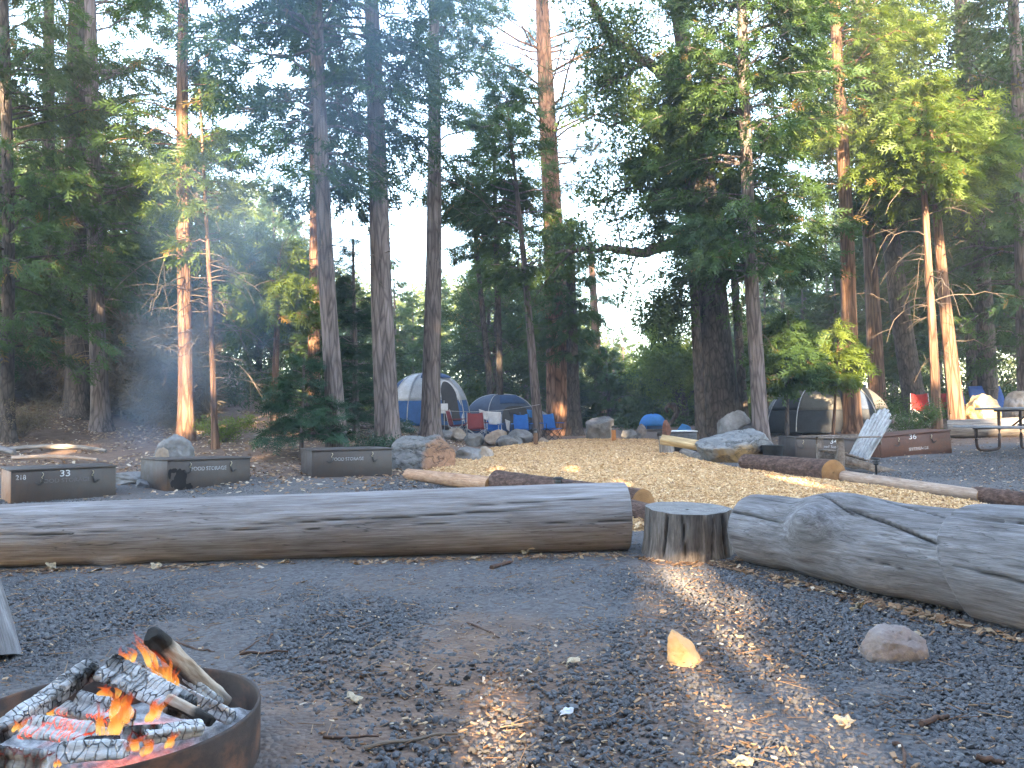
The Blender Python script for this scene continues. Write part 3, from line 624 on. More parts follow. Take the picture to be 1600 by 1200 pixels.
# ---- far-off wood that reads as one mass, low scrub along its edge
def mass(name, label, n, f, T, size, leaf, seed, kindname='wood', tint=(0, .8), dark=0):
    r = np.random.default_rng(seed); p = f(n, r); M = len(p); mb = MB()
    scatter_sprays(mb, T, p, r.normal(size=(M, 3)) + V3(0, 0, -.2), r.normal(size=(M, 3)), size * r.uniform(.6, 1.4, M), r.uniform(tint[0], tint[1], M))
    return tag(mb.build(name, leaf, None, False, True), label, kindname, kind='stuff')
def far_f(n, r):
    u = r.uniform(-500, 2100, n); d = r.uniform(62, 95, n); cl = np.array([vnoise(np.c_[u * .012, d * .05, 0 * u], 4)]).ravel()
    yt = np.interp(u, SKX, SKY_) + 60 + 60 * cl; yt = np.where((u > 930) & (u < 1120), np.maximum(yt, 525), yt)
    v = 650 - (650 - yt) * r.uniform(0, 1, n) ** .8
    return EYE + d[:, None] * (FW + ((u - 800) / FPX)[:, None] * RT + ((600 - v) / FPX)[:, None] * UP)
mass('distant_wood', 'far wood closing the view behind the camp', 30000, far_f, T_OAK, 1.0, leaf_mat('sunlit_far_foliage', (.06, .1, .035), (.17, .21, .06), None, .4), 71)  # far leaves lightened, with sunlight put into their colour
def scrub_f(n, r):
    u = r.uniform(-300, 1900, n); d = r.uniform(23.5, 36, n); k = np.where((u > 590) & (u < 1110), d > 29.5, True) & (fbm(np.c_[u * .02, d * .7, 0 * u], 8, 3) > -.1); u, d = u[k], d[k]
    x = d * (u - 800) / FPX; z0 = gh(x, d); z = z0 + r.uniform(0, 1, len(u)) ** 1.6 * (1.1 + 1.3 * np.clip(vnoise(np.c_[u * .03, d, 0 * u], 3), -.6, 1))
    return np.c_[x, d, z]
mass('undergrowth', 'low leafy scrub along the edge of the wood', 26000, scrub_f, T_OAK, .3, L_OAK, 72, 'undergrowth')
def brush_f(n, r):
    u = r.uniform(-250, 330, n); d = r.uniform(19.5, 27, n); x = d * (u - 800) / FPX; k = fbm(np.c_[u * .015, d * .5, 0 * u], 18, 3) > -.1; x, d = x[k], d[k]
    return np.c_[x, d, gh(x, d) + r.uniform(0, 1, len(x)) ** 1.3 * 2.6]
mass('dry_brush', 'dry brown brush and dead twigs in the dark wood on the bank', 9000, brush_f, T_PIN, .5, L_DRY, 73, 'brush')
# ================================================================ unseen wood behind the camera, its gaps and boughs shaped to light the clearing
SUN_EL, SUN_AZ = math.radians(13), math.radians(2.0)      # light travels towards +y, slightly to +x
LD = V3(math.sin(SUN_AZ) * math.cos(SUN_EL), math.cos(SUN_AZ) * math.cos(SUN_EL), -math.sin(SUN_EL))
def pz(u, v, d): return P(u, v, d)
GH = [(G(1082, 886), .30, .05), (G(1085, 930), .27, .07), (G(1100, 990), .26, .08), (G(1140, 1060), .26, .08), (G(1190, 1150), .28, .09), (G(1072, 1010, .09), .14, .1), (G(592, 955), .17, .09), (G(770, 1165), .16, .08),
 (pz(290, 640, 17), .4, .42), (pz(290, 560, 17), .4, .4), (pz(288, 500, 17), .36, .36), (pz(287, 440, 17), .36, .36), (pz(335, 560, 15.5), .25, .25)]
E1 = nrm(np.cross(LD, V3(0, 0, 1))); E2 = np.cross(E1, LD)
def gdist(p, c, ra, rb, m): q = p - c; return np.hypot((q @ E1) / (ra + m), (q @ E2) / (rb + m)) < 1
HOLES = [(pz(430, 450, 17.5), .95), (pz(300, 320, 17), .8), (pz(290, 240, 17), .7), (pz(490, 440, 24), .6), (pz(488, 340, 24), .5), (pz(500, 600, 24), .3), (pz(428, 640, 17.5), .4),
 (pz(1330, 630, 21), .5), (pz(1326, 540, 21), .5), (pz(1322, 450, 21), .5), (pz(1318, 360, 21), .5), (pz(1312, 240, 21), .5), (pz(1310, 550, 19.3), .7), (pz(1365, 600, 19.3), .35), (pz(1462, 560, 17.6), .4), (pz(1458, 460, 17.6), .4), (pz(1456, 390, 17.6), .5), (pz(1492, 640, 19), .45), (pz(1486, 560, 19), .45), (pz(1480, 500, 19), .4), (pz(1475, 400, 19), .4),
 (pz(1440, 180, 18.5), 1.3), (pz(1410, 260, 18.5), 1.1), (pz(1480, 190, 18.5), 1.0), (pz(1400, 330, 18.5), .8), (pz(1330, 60, 21), 1.5), (pz(1400, 70, 21), 1.2), (pz(1290, 20, 21), 1.0), (pz(1360, 60, 25), 1.8), (pz(1330, 130, 25), 1.3), (pz(1430, 60, 25), 1.3), (pz(1545, 655, 18), .6), (pz(1440, 645, 21), .5), (pz(1225, 560, 18.6), .5), (pz(1060, 560, 40), 3.5), (pz(1000, 560, 60), 4), (pz(640, 420, 60), 4), (pz(560, 430, 55), 3), (pz(30, 380, 50), 3), (pz(360, 360, 50), 3), (pz(935, 580, 40), 1.0), (pz(80, 690, 15), .2), (pz(870, 330, 23), .35)]
BLOCKS = [(V3(x_, 5.8, .25), .3) for x_ in np.arange(-5, .8, .6)] + [(V3(.7, 5.9, .25), .25), (V3(1.2, 5.7, .3), .2), (V3(2.2, 4.9, .4), .15), (V3(2.6, 4.0, .4), .2)] + [(P(u_, v_, d_), .4) for u_, v_, d_ in [(1250, 630, 21), (1290, 622, 21.3), (1275, 650, 21), (275, 700, 12.7), (60, 760, 10.2), (140, 755, 10.5), (300, 745, 11.3), (370, 740, 11.8), (520, 725, 12.4), (590, 725, 12.7), (1300, 705, 14.7), (1430, 700, 14.4), (600, 250, 16), (598, 160, 16), (602, 340, 16), (606, 500, 16), (672, 300, 20), (674, 450, 20), (525, 560, 15), (515, 420, 15), (1180, 560, 17.8), (1175, 350, 17.8), (1180, 450, 17.8), (1170, 150, 17.8), (1172, 250, 17.8), (690, 1195, 2.4), (830, 1190, 2.4), (1105, 715, 15), (1300, 740, 11.6), (860, 560, 27), (858, 450, 27)]]
def behind_f():
    r = np.random.default_rng(15); M = 20000
    x = r.uniform(-24, 26, M); y = r.uniform(-17, -8.5, M); z = r.uniform(.6, 24, M)
    k = (fbm(np.c_[x * .35, y * .35, z * .3], 60, 3) > -.28 - .12 * (z < 9)); p = np.c_[x, y, z][k]
    ok = np.ones(len(p), bool)
    for c, rad in HOLES:
        w = p - c; dist = np.linalg.norm(w - (w @ LD)[:, None] * LD, axis=1); ok &= dist > rad + .28
    for c, ra, rb_ in GH: ok &= ~gdist(p, c, ra, rb_, .3)
    return p[ok]
pb = behind_f(); M = len(pb); rr_ = np.random.default_rng(16); mb = MB()
Tq = np.array([[V3(-.5, -.3, 0), V3(.1, -.45, .1), V3(.5, .3, 0), V3(-.1, .45, -.1)], [V3(-.4, .4, .2), V3(-.3, 0, -.3), V3(.45, -.3, .1), V3(.2, .2, .3)]])
fine = []
for c, ra, rb_ in GH:      # thin twigs added in the cut gaps to soften the sun patches
    n_ = int(185 * (ra + .3) * (rb_ + .3)); tt = rr_.uniform(8.6, 17, n_) + c[1]; g1 = rr_.normal(0, 1, (n_, 2)); g1 = nrm(g1) * rr_.uniform(0, 1, (n_, 1)) ** .5 * 1.05; fine.append(c - LD * tt[:, None] / LD[1] + g1[:, :1] * (ra + .3) * E1 + g1[:, 1:] * (rb_ + .3) * E2)
blk = []
for c, rad in BLOCKS:      # boughs added to throw shade on the big logs, lockers and some stems
    n_ = int(60 * (rad + .3) ** 2) + 14; tt = rr_.uniform(9, 17, n_) + c[1]; blk.append(c - LD * tt[:, None] / LD[1] + rr_.normal(0, 1, (n_, 3)) * (rad + .1) * .6)
blk = np.concatenate(blk); okb = np.ones(len(blk), bool)
for c, rad in HOLES: w_ = blk - c; okb &= np.linalg.norm(w_ - (w_ @ LD)[:, None] * LD, axis=1) > rad + .2
for c, ra, rb_ in GH: okb &= ~gdist(blk, c, ra, rb_, .16)
blk = blk[okb]; scatter_sprays(mb, Tq, blk, rr_.normal(size=blk.shape), rr_.normal(size=blk.shape), rr_.uniform(.35, .6, len(blk)), rr_.uniform(0, .6, len(blk)))
fine = np.concatenate(fine); scatter_sprays(mb, Tq, fine, rr_.normal(size=fine.shape), rr_.normal(size=fine.shape), rr_.uniform(.07, .16, len(fine)), rr_.uniform(0, .6, len(fine)))
scatter_sprays(mb, Tq, pb, rr_.normal(size=(M, 3)), rr_.normal(size=(M, 3)), rr_.uniform(.8, 1.25, M), rr_.uniform(0, .6, M))
for k in range(16):
    x = -22 + 3 * k + rr_.uniform(-.8, .8); y = rr_.uniform(-17, -9.5)
    if abs(x) < 1.2: x += 2.2
    tubes(mb, np.array([[x, y, -.2], [x, y, 8], [x + .2, y, 14], [x + .3, y, 21.5]])[None], np.array([.35, .28, .2, .05])[None], 9)
tag(mb.build('gobo_wood', L_CED, None, False, True), 'unseen wood behind the viewer, shaped to light and shade the clearing', 'wood', kind='stuff')
# ================================================================ light, air, camera
w = bpy.data.worlds.new('World'); SC.world = w; w.use_nodes = True; nt = w.node_tree
bg = nt.nodes['Background']; sk = nt.nodes.new('ShaderNodeTexSky'); sk.sky_type = 'NISHITA'; sk.sun_disc = False
sk.sun_elevation = SUN_EL; sk.sun_rotation = math.atan2(-LD[0], -LD[1]); sk.air_density = 1.0; sk.dust_density = 2.5; sk.ozone_density = .4; sk.altitude = 1200
nt.links.new(sk.outputs[0], bg.inputs[0]); bg.inputs[1].default_value = .15
sl_ = bpy.data.lights.new('sun', 'SUN'); sl_.energy = 3.6; sl_.angle = math.radians(.53); sl_.color = (1, .75, .47)
so = bpy.data.objects.new('sun', sl_); COL.objects.link(so); so.rotation_euler = Vector(LD).to_track_quat('-Z', 'Y').to_euler()
cd = bpy.data.cameras.new('camera'); cam = bpy.data.objects.new('camera', cd); COL.objects.link(cam); SC.camera = cam
cd.sensor_width = 36; cd.lens = 36 * FPX / 1600; cd.clip_end = 2000; cd.clip_start = .05
cam.matrix_world = Matrix(((RT[0], UP[0], -FW[0], EYE[0]), (RT[1], UP[1], -FW[1], EYE[1]), (RT[2], UP[2], -FW[2], EYE[2]), (0, 0, 0, 1)))
vs = SC.view_settings; SC.display_settings.display_device = 'sRGB'; vs.view_transform = 'Standard'; vs.look = 'None'; vs.exposure = 3.85; vs.gamma = 1
SC.cycles.max_bounces = 6; SC.cycles.diffuse_bounces = 3; SC.cycles.glossy_bounces = 2; SC.cycles.transparent_max_bounces = 12; SC.cycles.transmission_bounces = 4; SC.cycles.volume_bounces = 0
SC.cycles.use_denoising = True; SC.cycles.denoiser = 'OPENIMAGEDENOISE'; SC.cycles.caustics_reflective = False; SC.cycles.caustics_refractive = False
SC.cycles.use_adaptive_sampling = True; SC.cycles.adaptive_threshold = .015

# ---- wood smoke drifting from a neighbouring fire, and the thin air of the evening
def plume():
    a, b_ = P(215, 680, 14.0), P(600, -60, 12.4); u = nrm(b_ - a); L = np.linalg.norm(b_ - a)
    sv = np.linspace(-.04, 1.1, 14); m = MB(); tubes(m, (a + sv[:, None] * (b_ - a))[None], (1.6 + 3.4 * np.clip(sv, 0, 2))[None], 20, caps=True)
    t = NT('smoke_volume'); g = t.n('ShaderNodeNewGeometry').outputs['Position']
    def vm(op, x, y): o = t.n('ShaderNodeVectorMath', operation=op); t.l(x, o.inputs[0]); (o.inputs.__getitem__(1).__setattr__('default_value', tuple(y)) if isinstance(y, (tuple, np.ndarray)) else t.l(y, o.inputs[1])); return o
    wob = t.n('ShaderNodeTexNoise'); wob.inputs['Scale'].default_value = .35; t.l(g, wob.inputs['Vector']); w2 = vm('SUBTRACT', wob.outputs['Color'], (.5, .5, .5)); w3 = t.n('ShaderNodeVectorMath', operation='SCALE'); w3.inputs['Scale'].default_value = 3.2; t.l(w2.outputs[0], w3.inputs[0])
    rel = vm('SUBTRACT', vm('ADD', g, w3.outputs[0]).outputs[0], a); al = vm('DOT_PRODUCT', rel.outputs[0], u).outputs['Value']; cr = vm('CROSS_PRODUCT', rel.outputs[0], u); ln = t.n('ShaderNodeVectorMath', operation='LENGTH'); t.l(cr.outputs[0], ln.inputs[0])
    s = t.rng(al, 0, L); d = t.math('DIVIDE', ln.outputs['Value'], t.math('ADD', .8, t.math('MULTIPLY', s, 2.6))); fall = t.rng(d, 1.0, .1); n = t.noise(t.coord('World'), .8, 4, .6, .4)
    den = t.math('MULTIPLY', t.math('MULTIPLY', fall, t.rng(n, .36, .66, .1, 1)), t.rng(s, 0, .6, SMOKE, SMOKE * .3)); den = t.math('MULTIPLY', den, t.rng(al, -1.2, .2))
    o = t.n('ShaderNodeVolumePrincipled'); o.inputs['Color'].default_value = (.5, .72, 1, 1); o.inputs['Anisotropy'].default_value = .2
    t.l(den, o.inputs['Density']); t.l(o.outputs[0], t.out.inputs['Volume']); return tag(m.build('smoke', t.m), 'thin blue smoke drifting up between the stems at the left', 'smoke', kind='stuff')
SMOKE = .36
plume()
SC.cycles.volume_step_rate = 5; SC.cycles.volume_max_steps = 48
HZ = .0017
m = MB(); m.add(CUBE * V3(140, 78, 26) + V3(0, 58, 24), CF); t = NT('evening_air'); o = t.n('ShaderNodeVolumePrincipled'); o.inputs['Color'].default_value = (.8, .88, 1, 1); o.inputs['Density'].default_value = HZ; t.l(o.outputs[0], t.out.inputs['Volume'])
tag(m.build('haze', t.m, smooth=False), 'thin blue evening haze in the air of the wood', 'haze', kind='stuff')
# ================================================================ timber
GREY_LOG = wood_mat('weathered_grey_log', (.16, .135, .122), (.27, .248, .24), (.37, .355, .358), (.8, 12, 12), .8, .8)
GREY_LOG2 = wood_mat('blackened_grey_log', (.1, .092, .09), (.19, .182, .184), (.29, .285, .295), (1.4, 11, 11), .8, .5)
STUMP_M = None
PEEL = wood_mat('peeled_orange_log', (.22, .12, .07), (.42, .25, .15), (.52, .36, .25), (1.6, 7, 7), .75, .3)
PEEL_G = wood_mat('peeled_pale_log', (.23, .16, .12), (.37, .27, .2), (.46, .37, .3), (1.6, 8, 8), .8, .4)
BARKLOG = simple('rough_log_bark', (.035, .022, .018), (.14, .082, .062), 15, (.6, 1.4, 1.4), .95, 1.2, .05, c3=(.29, .185, .15), det=8)
OLDLOG = wood_mat('old_pale_log', (.1, .09, .08), (.25, .22, .19), (.4, .36, .31), (1, 9, 9), .85, .6)
def endgrain(name, c1, c2):
    t = NT(name); o = t.n('ShaderNodeTexCoord').outputs['Object']; m = t.n('ShaderNodeMapping'); m.inputs['Scale'].default_value = (0, 1, 1); t.l(o, m.inputs[0])
    wv = t.n('ShaderNodeTexWave', wave_type='RINGS', rings_direction='X'); wv.inputs['Scale'].default_value = 16; wv.inputs['Distortion'].default_value = 1.2; t.l(m.outputs[0], wv.inputs[0])
    n = t.noise(m.outputs[0], 14, 5); f = t.math('ADD', t.math('MULTIPLY', wv.outputs['Fac'], .14), t.math('MULTIPLY', n, .85))
    t.princ(t.ramp(f, [(.2, c1), (.8, c2)]), .8, t.bump(f, .3, .005), spec=.2); return t.m
END_O = endgrain('fresh_cut_end', (.19, .095, .04), (.35, .2, .085)); END_G = endgrain('grey_cut_end', (.1, .09, .085), (.3, .28, .26))
def log(name, label, p0, p1, r0, r1, mat, cat='log', group=None, ends=(END_G, END_G), seg=90, S=44, disp=None, seed=0, bumpy=.03, cracks=(), bend=0.0, fr=1.0):
    """a log from p0 to p1, local X along it. disp(s metres, angle) adds to the radius; cracks = (s0,s1,angle0,angle1,width,depth)"""
    p0 = np.asarray(p0, float); p1 = np.asarray(p1, float); L = np.linalg.norm(p1 - p0); s = np.linspace(0, L, seg); th = np.linspace(0, 2 * pi, S, endpoint=False)
    Sg, T = np.meshgrid(s, th, indexing='ij'); R = r0 + (r1 - r0) * Sg / L
    q = np.stack([Sg * .8 * fr, np.cos(T) * 1.1, np.sin(T) * 1.1], -1); R = R * (1 + bumpy * fbm(q + seed, seed, 4) + bumpy * .25 * fbm(q * V3(.5, 7, 7) + seed, seed + 5, 3))
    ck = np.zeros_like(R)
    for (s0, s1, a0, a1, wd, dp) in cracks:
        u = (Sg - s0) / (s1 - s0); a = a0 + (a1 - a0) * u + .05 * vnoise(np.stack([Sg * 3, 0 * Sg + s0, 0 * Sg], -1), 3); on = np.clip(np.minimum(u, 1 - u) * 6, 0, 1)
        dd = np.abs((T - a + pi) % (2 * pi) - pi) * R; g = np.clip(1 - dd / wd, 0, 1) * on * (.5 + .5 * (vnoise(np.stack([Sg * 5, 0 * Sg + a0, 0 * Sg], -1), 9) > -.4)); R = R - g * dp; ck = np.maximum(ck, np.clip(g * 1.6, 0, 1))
    if disp is not None: R = R + disp(Sg, T)
    bz = bend * np.sin(Sg / L * pi)
    v = np.stack([Sg, R * np.cos(T), R * np.sin(T) + bz], -1); i = np.arange(seg * S).reshape(seg, S)
    mb = MB(); mb.add(v, np.stack([i[:-1], i[1:], np.roll(i, -1, 1)[1:], np.roll(i, -1, 1)[:-1]], -1).reshape(-1, 4))
    o = mb.build(name, mat); tag(o, label, cat, group)
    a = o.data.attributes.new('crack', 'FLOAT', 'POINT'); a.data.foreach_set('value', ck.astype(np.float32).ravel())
    place(o, p0, p1 - p0)
    for e, m in zip((0, 1), ends):
        if m is None: continue
        ring = v[-1 if e else 0]; c = ring.mean(0); x = 1 if e else -1; rings = [ring, c + (ring - c) * .96 + V3(x * .006, 0, 0), c + (ring - c) * .5 + V3(x * .008, 0, 0), c + (ring - c) * .05 + V3(x * .006, 0, 0)]
        vv = np.concatenate(rings); k = np.arange(4 * S).reshape(4, S); eb = MB(); f = np.stack([k[:-1], k[1:], np.roll(k, -1, 1)[1:], np.roll(k, -1, 1)[:-1]], -1).reshape(-1, 4); eb.add(vv, f if not e else f[:, ::-1])
        eo = eb.build('cut_end', m, o)
    return o
def bulge(s0, a0, ws, wa, h): return lambda S, T: h * np.exp(-((S - s0) / ws) ** 2 - (((T - a0 + pi) % (2 * pi) - pi) / wa) ** 2)
# the long log bench (local X runs to the right; angle pi/2 is up, -pi side faces the viewer -> y negative = angle pi..3pi/2)
f1 = bulge(3.05, pi * 1.30, .13, .22, .05); f2 = bulge(3.0, pi * .98, .2, .25, .012)
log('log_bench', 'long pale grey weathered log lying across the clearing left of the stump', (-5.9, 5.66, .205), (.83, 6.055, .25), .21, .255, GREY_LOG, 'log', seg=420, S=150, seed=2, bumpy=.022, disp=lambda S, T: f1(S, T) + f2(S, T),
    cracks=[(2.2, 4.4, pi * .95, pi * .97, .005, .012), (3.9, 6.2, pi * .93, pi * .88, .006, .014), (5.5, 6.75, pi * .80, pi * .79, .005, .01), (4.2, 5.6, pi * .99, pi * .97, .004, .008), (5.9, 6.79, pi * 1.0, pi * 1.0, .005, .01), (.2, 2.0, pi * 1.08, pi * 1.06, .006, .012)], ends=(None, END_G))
# the gnarled log on the right
k1 = bulge(.86, pi * .84, .15, .40, .12); k2 = bulge(.92, pi * .55, .3, .6, .055); k3 = bulge(1.2, pi * 1.2, .2, .5, .035); k4 = bulge(.55, pi * .9, .13, 1.6, -.03)
def step(S, T): return .034 / (1 + np.exp(-np.clip((S - 1.72 - .05 * np.sin(T * 2)) / .006, -50, 50))) + .02 * np.clip(S - 1.65, 0, 1)
def nose(S, T): return -.2 * np.clip(1 - S / .16, 0, 1) ** 2.2
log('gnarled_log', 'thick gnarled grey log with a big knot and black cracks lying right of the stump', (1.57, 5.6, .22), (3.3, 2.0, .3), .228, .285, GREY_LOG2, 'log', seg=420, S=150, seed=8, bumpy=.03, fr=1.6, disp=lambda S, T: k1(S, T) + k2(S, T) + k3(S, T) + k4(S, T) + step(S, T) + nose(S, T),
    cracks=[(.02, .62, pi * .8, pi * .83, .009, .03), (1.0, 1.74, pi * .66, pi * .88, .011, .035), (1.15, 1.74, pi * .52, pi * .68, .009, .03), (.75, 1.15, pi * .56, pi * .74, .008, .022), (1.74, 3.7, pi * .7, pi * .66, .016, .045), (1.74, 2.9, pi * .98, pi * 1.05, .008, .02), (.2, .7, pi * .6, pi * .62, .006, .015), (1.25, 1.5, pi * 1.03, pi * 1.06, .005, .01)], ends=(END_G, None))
# stump between them: upright log, local X up
def stump_disp(S, T): return .02 * np.clip(1 - S / .2, 0, 1) ** 1.6 + .012 * np.sin(3 * T + 1) + .006 * np.sin(9 * T + S * 4)
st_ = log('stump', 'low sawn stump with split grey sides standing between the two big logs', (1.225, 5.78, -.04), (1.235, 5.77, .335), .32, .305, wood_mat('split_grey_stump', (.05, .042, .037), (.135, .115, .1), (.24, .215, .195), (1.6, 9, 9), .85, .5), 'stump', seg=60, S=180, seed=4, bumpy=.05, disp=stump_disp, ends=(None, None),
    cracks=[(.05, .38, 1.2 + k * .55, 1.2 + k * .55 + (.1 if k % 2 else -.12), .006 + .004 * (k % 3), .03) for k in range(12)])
# sawn top of the stump, bowl-shaped and grey
ev = np.array([v.co[:] for v in st_.data.vertices]).reshape(60, 180, 3)[-1]; c = ev.mean(0); mb = MB(); rings = np.concatenate([c + (ev - c) * q + V3(z, 0, 0) for q, z in [(1, 0), (.95, .004), (.7, -.008), (.4, -.012), (.05, -.01)]]); k = np.arange(900).reshape(5, 180)
mb.add(rings, np.stack([k[:-1], np.roll(k, -1, 1)[:-1], np.roll(k, -1, 1)[1:], k[1:]], -1).reshape(-1, 4)); mb.build('cut_end', END_G, st_)
# logs along the path
def glog(name, label, a, b, r0, r1, mat, ends=(END_O, END_O), **k):
    (u0, v0, z0), (u1, v1, z1) = a, b; return log(name, label, G(u0, v0, z0), G(u1, v1, z1), r0, r1, mat, ends=ends, **k)
glog('border_log', 'peeled orange log with its cut end showing beside the left boulder', (638, 741, .09), (768, 757, .09), .088, .102, PEEL, seed=11, seg=80, S=36, bumpy=.02, group='logs edging the path')
log('border_log', 'dark red bark log with a path light in front, behind the long grey log', (-.22, 10.55, .13), (1.27, 7.95, .11), .14, .145, BARKLOG, seed=12, bumpy=.07, seg=140, S=60, ends=(END_O, END_O), group='logs edging the path')
log('border_log', 'bark log with its top seen just behind the stump', (1.02, 7.75, .085), (1.62, 6.2, .07), .115, .12, BARKLOG, seed=13, bumpy=.07, seg=100, S=60, ends=(END_O, END_O), group='logs edging the path')
glog('border_log', 'thick bark log with a bright orange cut end right of the path', (1166, 722, .14), (1302, 738, .15), .135, .17, BARKLOG, seed=14, bumpy=.06, seg=140, S=60, group='logs edging the path')
glog('border_log', 'long thin peeled log running to the right along the path', (1292, 741, .09), (1535, 775, .07), .085, .07, PEEL_G, seed=15, bumpy=.025, seg=120, S=36, group='logs edging the path')
glog('border_log', 'rough bark log at the right edge following the thin peeled one', (1528, 773, .07), (1700, 800, .09), .085, .1, BARKLOG, seed=16, bumpy=.08, seg=100, S=50, group='logs edging the path')
log('border_log', 'short smooth grey log lying under the split firewood', G(1046, 700, .1), G(1088, 714, .08), .1, .1, OLDLOG, seed=17, seg=40, S=30, group='logs edging the path', ends=(END_G, END_G))
log('border_log', 'short grey log touching the right boulder', G(1080, 712, .07), G(1100, 718, .07), .085, .085, OLDLOG, seed=18, seg=40, S=30, group='logs edging the path', ends=(END_G, END_G))
qa = B(1480, 17.6, .2); qb = B(1690, 16.4, .2)
log('fallen_log', 'old pale log lying behind the brown locker and the picnic table', qa, qb, .2, .21, OLDLOG, seed=19, seg=100, S=40, ends=(END_G, END_G))
for lab, a, b, ra, m in [('upper pale stick lying on the bank at the left', B(8, 15.3, .08), B(120, 15.6, .07), .05, OLDLOG), ('reddish peeled stick lying on the bank under the pale one', B(20, 14.4, .06), B(152, 14.0, .06), .04, PEEL_G), ('grey broken branch on the bank by the reddish stick', B(62, 15.7, .1), B(165, 15.2, .06), .04, OLDLOG), ('dark rotten branch lying at the left edge of the bank', B(-40, 15.2, .1), B(22, 14.9, .1), .07, GREY_LOG2)]:
    log('fallen_branch', lab, a, b, ra, ra * .7, m, 'branch', 'sticks lying on the bank', seed=int(ra * 1000) + len(lab), seg=40, S=16, bumpy=.12, ends=(END_G, END_G), bend=.04)
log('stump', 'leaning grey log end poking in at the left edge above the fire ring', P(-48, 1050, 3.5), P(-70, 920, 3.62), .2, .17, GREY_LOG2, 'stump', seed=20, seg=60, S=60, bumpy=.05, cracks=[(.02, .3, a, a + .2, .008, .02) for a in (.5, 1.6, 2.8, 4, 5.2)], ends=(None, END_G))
# ================================================================ stone
STONE_G = simple('grey_granite', (.1, .095, .09), (.21, .205, .205), 3, rough=.9, bump=1.0, bdist=.05, c3=(.31, .31, .325), det=9)
STONE_T = simple('tan_stone', (.18, .13, .09), (.33, .26, .2), 3, rough=.9, bump=.8, bdist=.03, c3=(.42, .4, .4), det=8)
STONE_Y = simple('sunlit_yellow_stone', (.2, .14, .05), (.42, .31, .15), 4, rough=.9, bump=.8, bdist=.03, c3=(.5, .44, .34), det=8)  # STONE_Y: yellow of the low sun on the boulder put into its colour
STONE_P = simple('pinkish_stone', (.17, .125, .105), (.29, .24, .215), 6, rough=.9, bump=.7, bdist=.02, c3=(.37, .325, .305), det=8)
STONE_O = simple('sunlit_orange_stone', (.42, .24, .1), (.55, .36, .18), 5, rough=.8, bump=.4, bdist=.01, c3=(.62, .47, .31), det=6)  # STONE_O: orange of the sun patch put into the stone's colour
def two_tone(name, a, b, axis, lo, hi, a2=None):
    """weathered grey skin above, rusty broken face beyond the line across `axis`; dark fissures"""
    t = NT(name); v = t.coord('Object'); f = t.noise(v, 3.2, 9, .68); g = t.noise(v, 14, 6, .7)
    ca = t.ramp(f, [(.28, tuple(.5 * q for q in a)), (.5, a), (.72, tuple(1.5 * q for q in a))]); cb_ = t.ramp(f, [(.28, tuple(.55 * q for q in b)), (.5, b), (.72, tuple(1.35 * q for q in b))])
    d = t.n('ShaderNodeVectorMath', operation='DOT_PRODUCT'); t.l(t.n('ShaderNodeTexCoord').outputs['Object'], d.inputs[0]); d.inputs[1].default_value = axis
    m = t.rng(t.math('ADD', d.outputs['Value'], t.math('MULTIPLY', t.math('SUBTRACT', t.noise(v, 2.5, 6), .5), .5)), lo, hi)
    col = t.mix(m, ca, cb_); col = t.mix(.4, col, t.ramp(g, [(.3, (.5, .5, .5)), (.65, (1.1, 1.1, 1.1))]), 'MULTIPLY')
    vv = t.coord('Object', (1, 1, 2.4)); ed = t.rng(t.voro(t.n('ShaderNodeVectorMath', operation='ADD').outputs[0], 1, 'F1'), 0, 1) if False else None
    n2 = t.noise(vv, 1.9, 5, .6, .5); ck = t.rng(t.math('ABSOLUTE', t.math('SUBTRACT', n2, .5)), 0, .014, 1, 0); col = t.mix(t.math('MULTIPLY', ck, .8), col, (.05, .045, .04))
    t.princ(col, .92, t.bump(t.math('ADD', t.math('SUBTRACT', f, t.math('MULTIPLY', ck, .5)), t.math('MULTIPLY', g, .35)), .8, .035), spec=.2); return t.m
def boulder(label, pos, dim, seed, mat, rz=0, group=None, name='boulder', n=5, cat='rock', sink=.02, **k):
    mb = MB(); v, f = rock(dim, seed, n=n, **k); v = v @ rotm(0, 0, rz).T; mb.add(v, f)
    o = mb.build(name, mat, smooth=True); o.location = (pos[0], pos[1], pos[2] - sink); tag(o, label, cat, group)
    if hasattr(o.data, 'set_sharp_from_angle'): o.data.set_sharp_from_angle(angle=math.radians(38))
    return o
SBIG = two_tone('grey_boulder_rusty_face', (.17, .165, .16), (.29, .16, .095), (1, -.25, -.1), .08, .2)
SSLAB = two_tone('grey_slab_ochre_side', (.2, .205, .21), (.29, .19, .085), (.1, -.75, -1.0), -.02, .1)
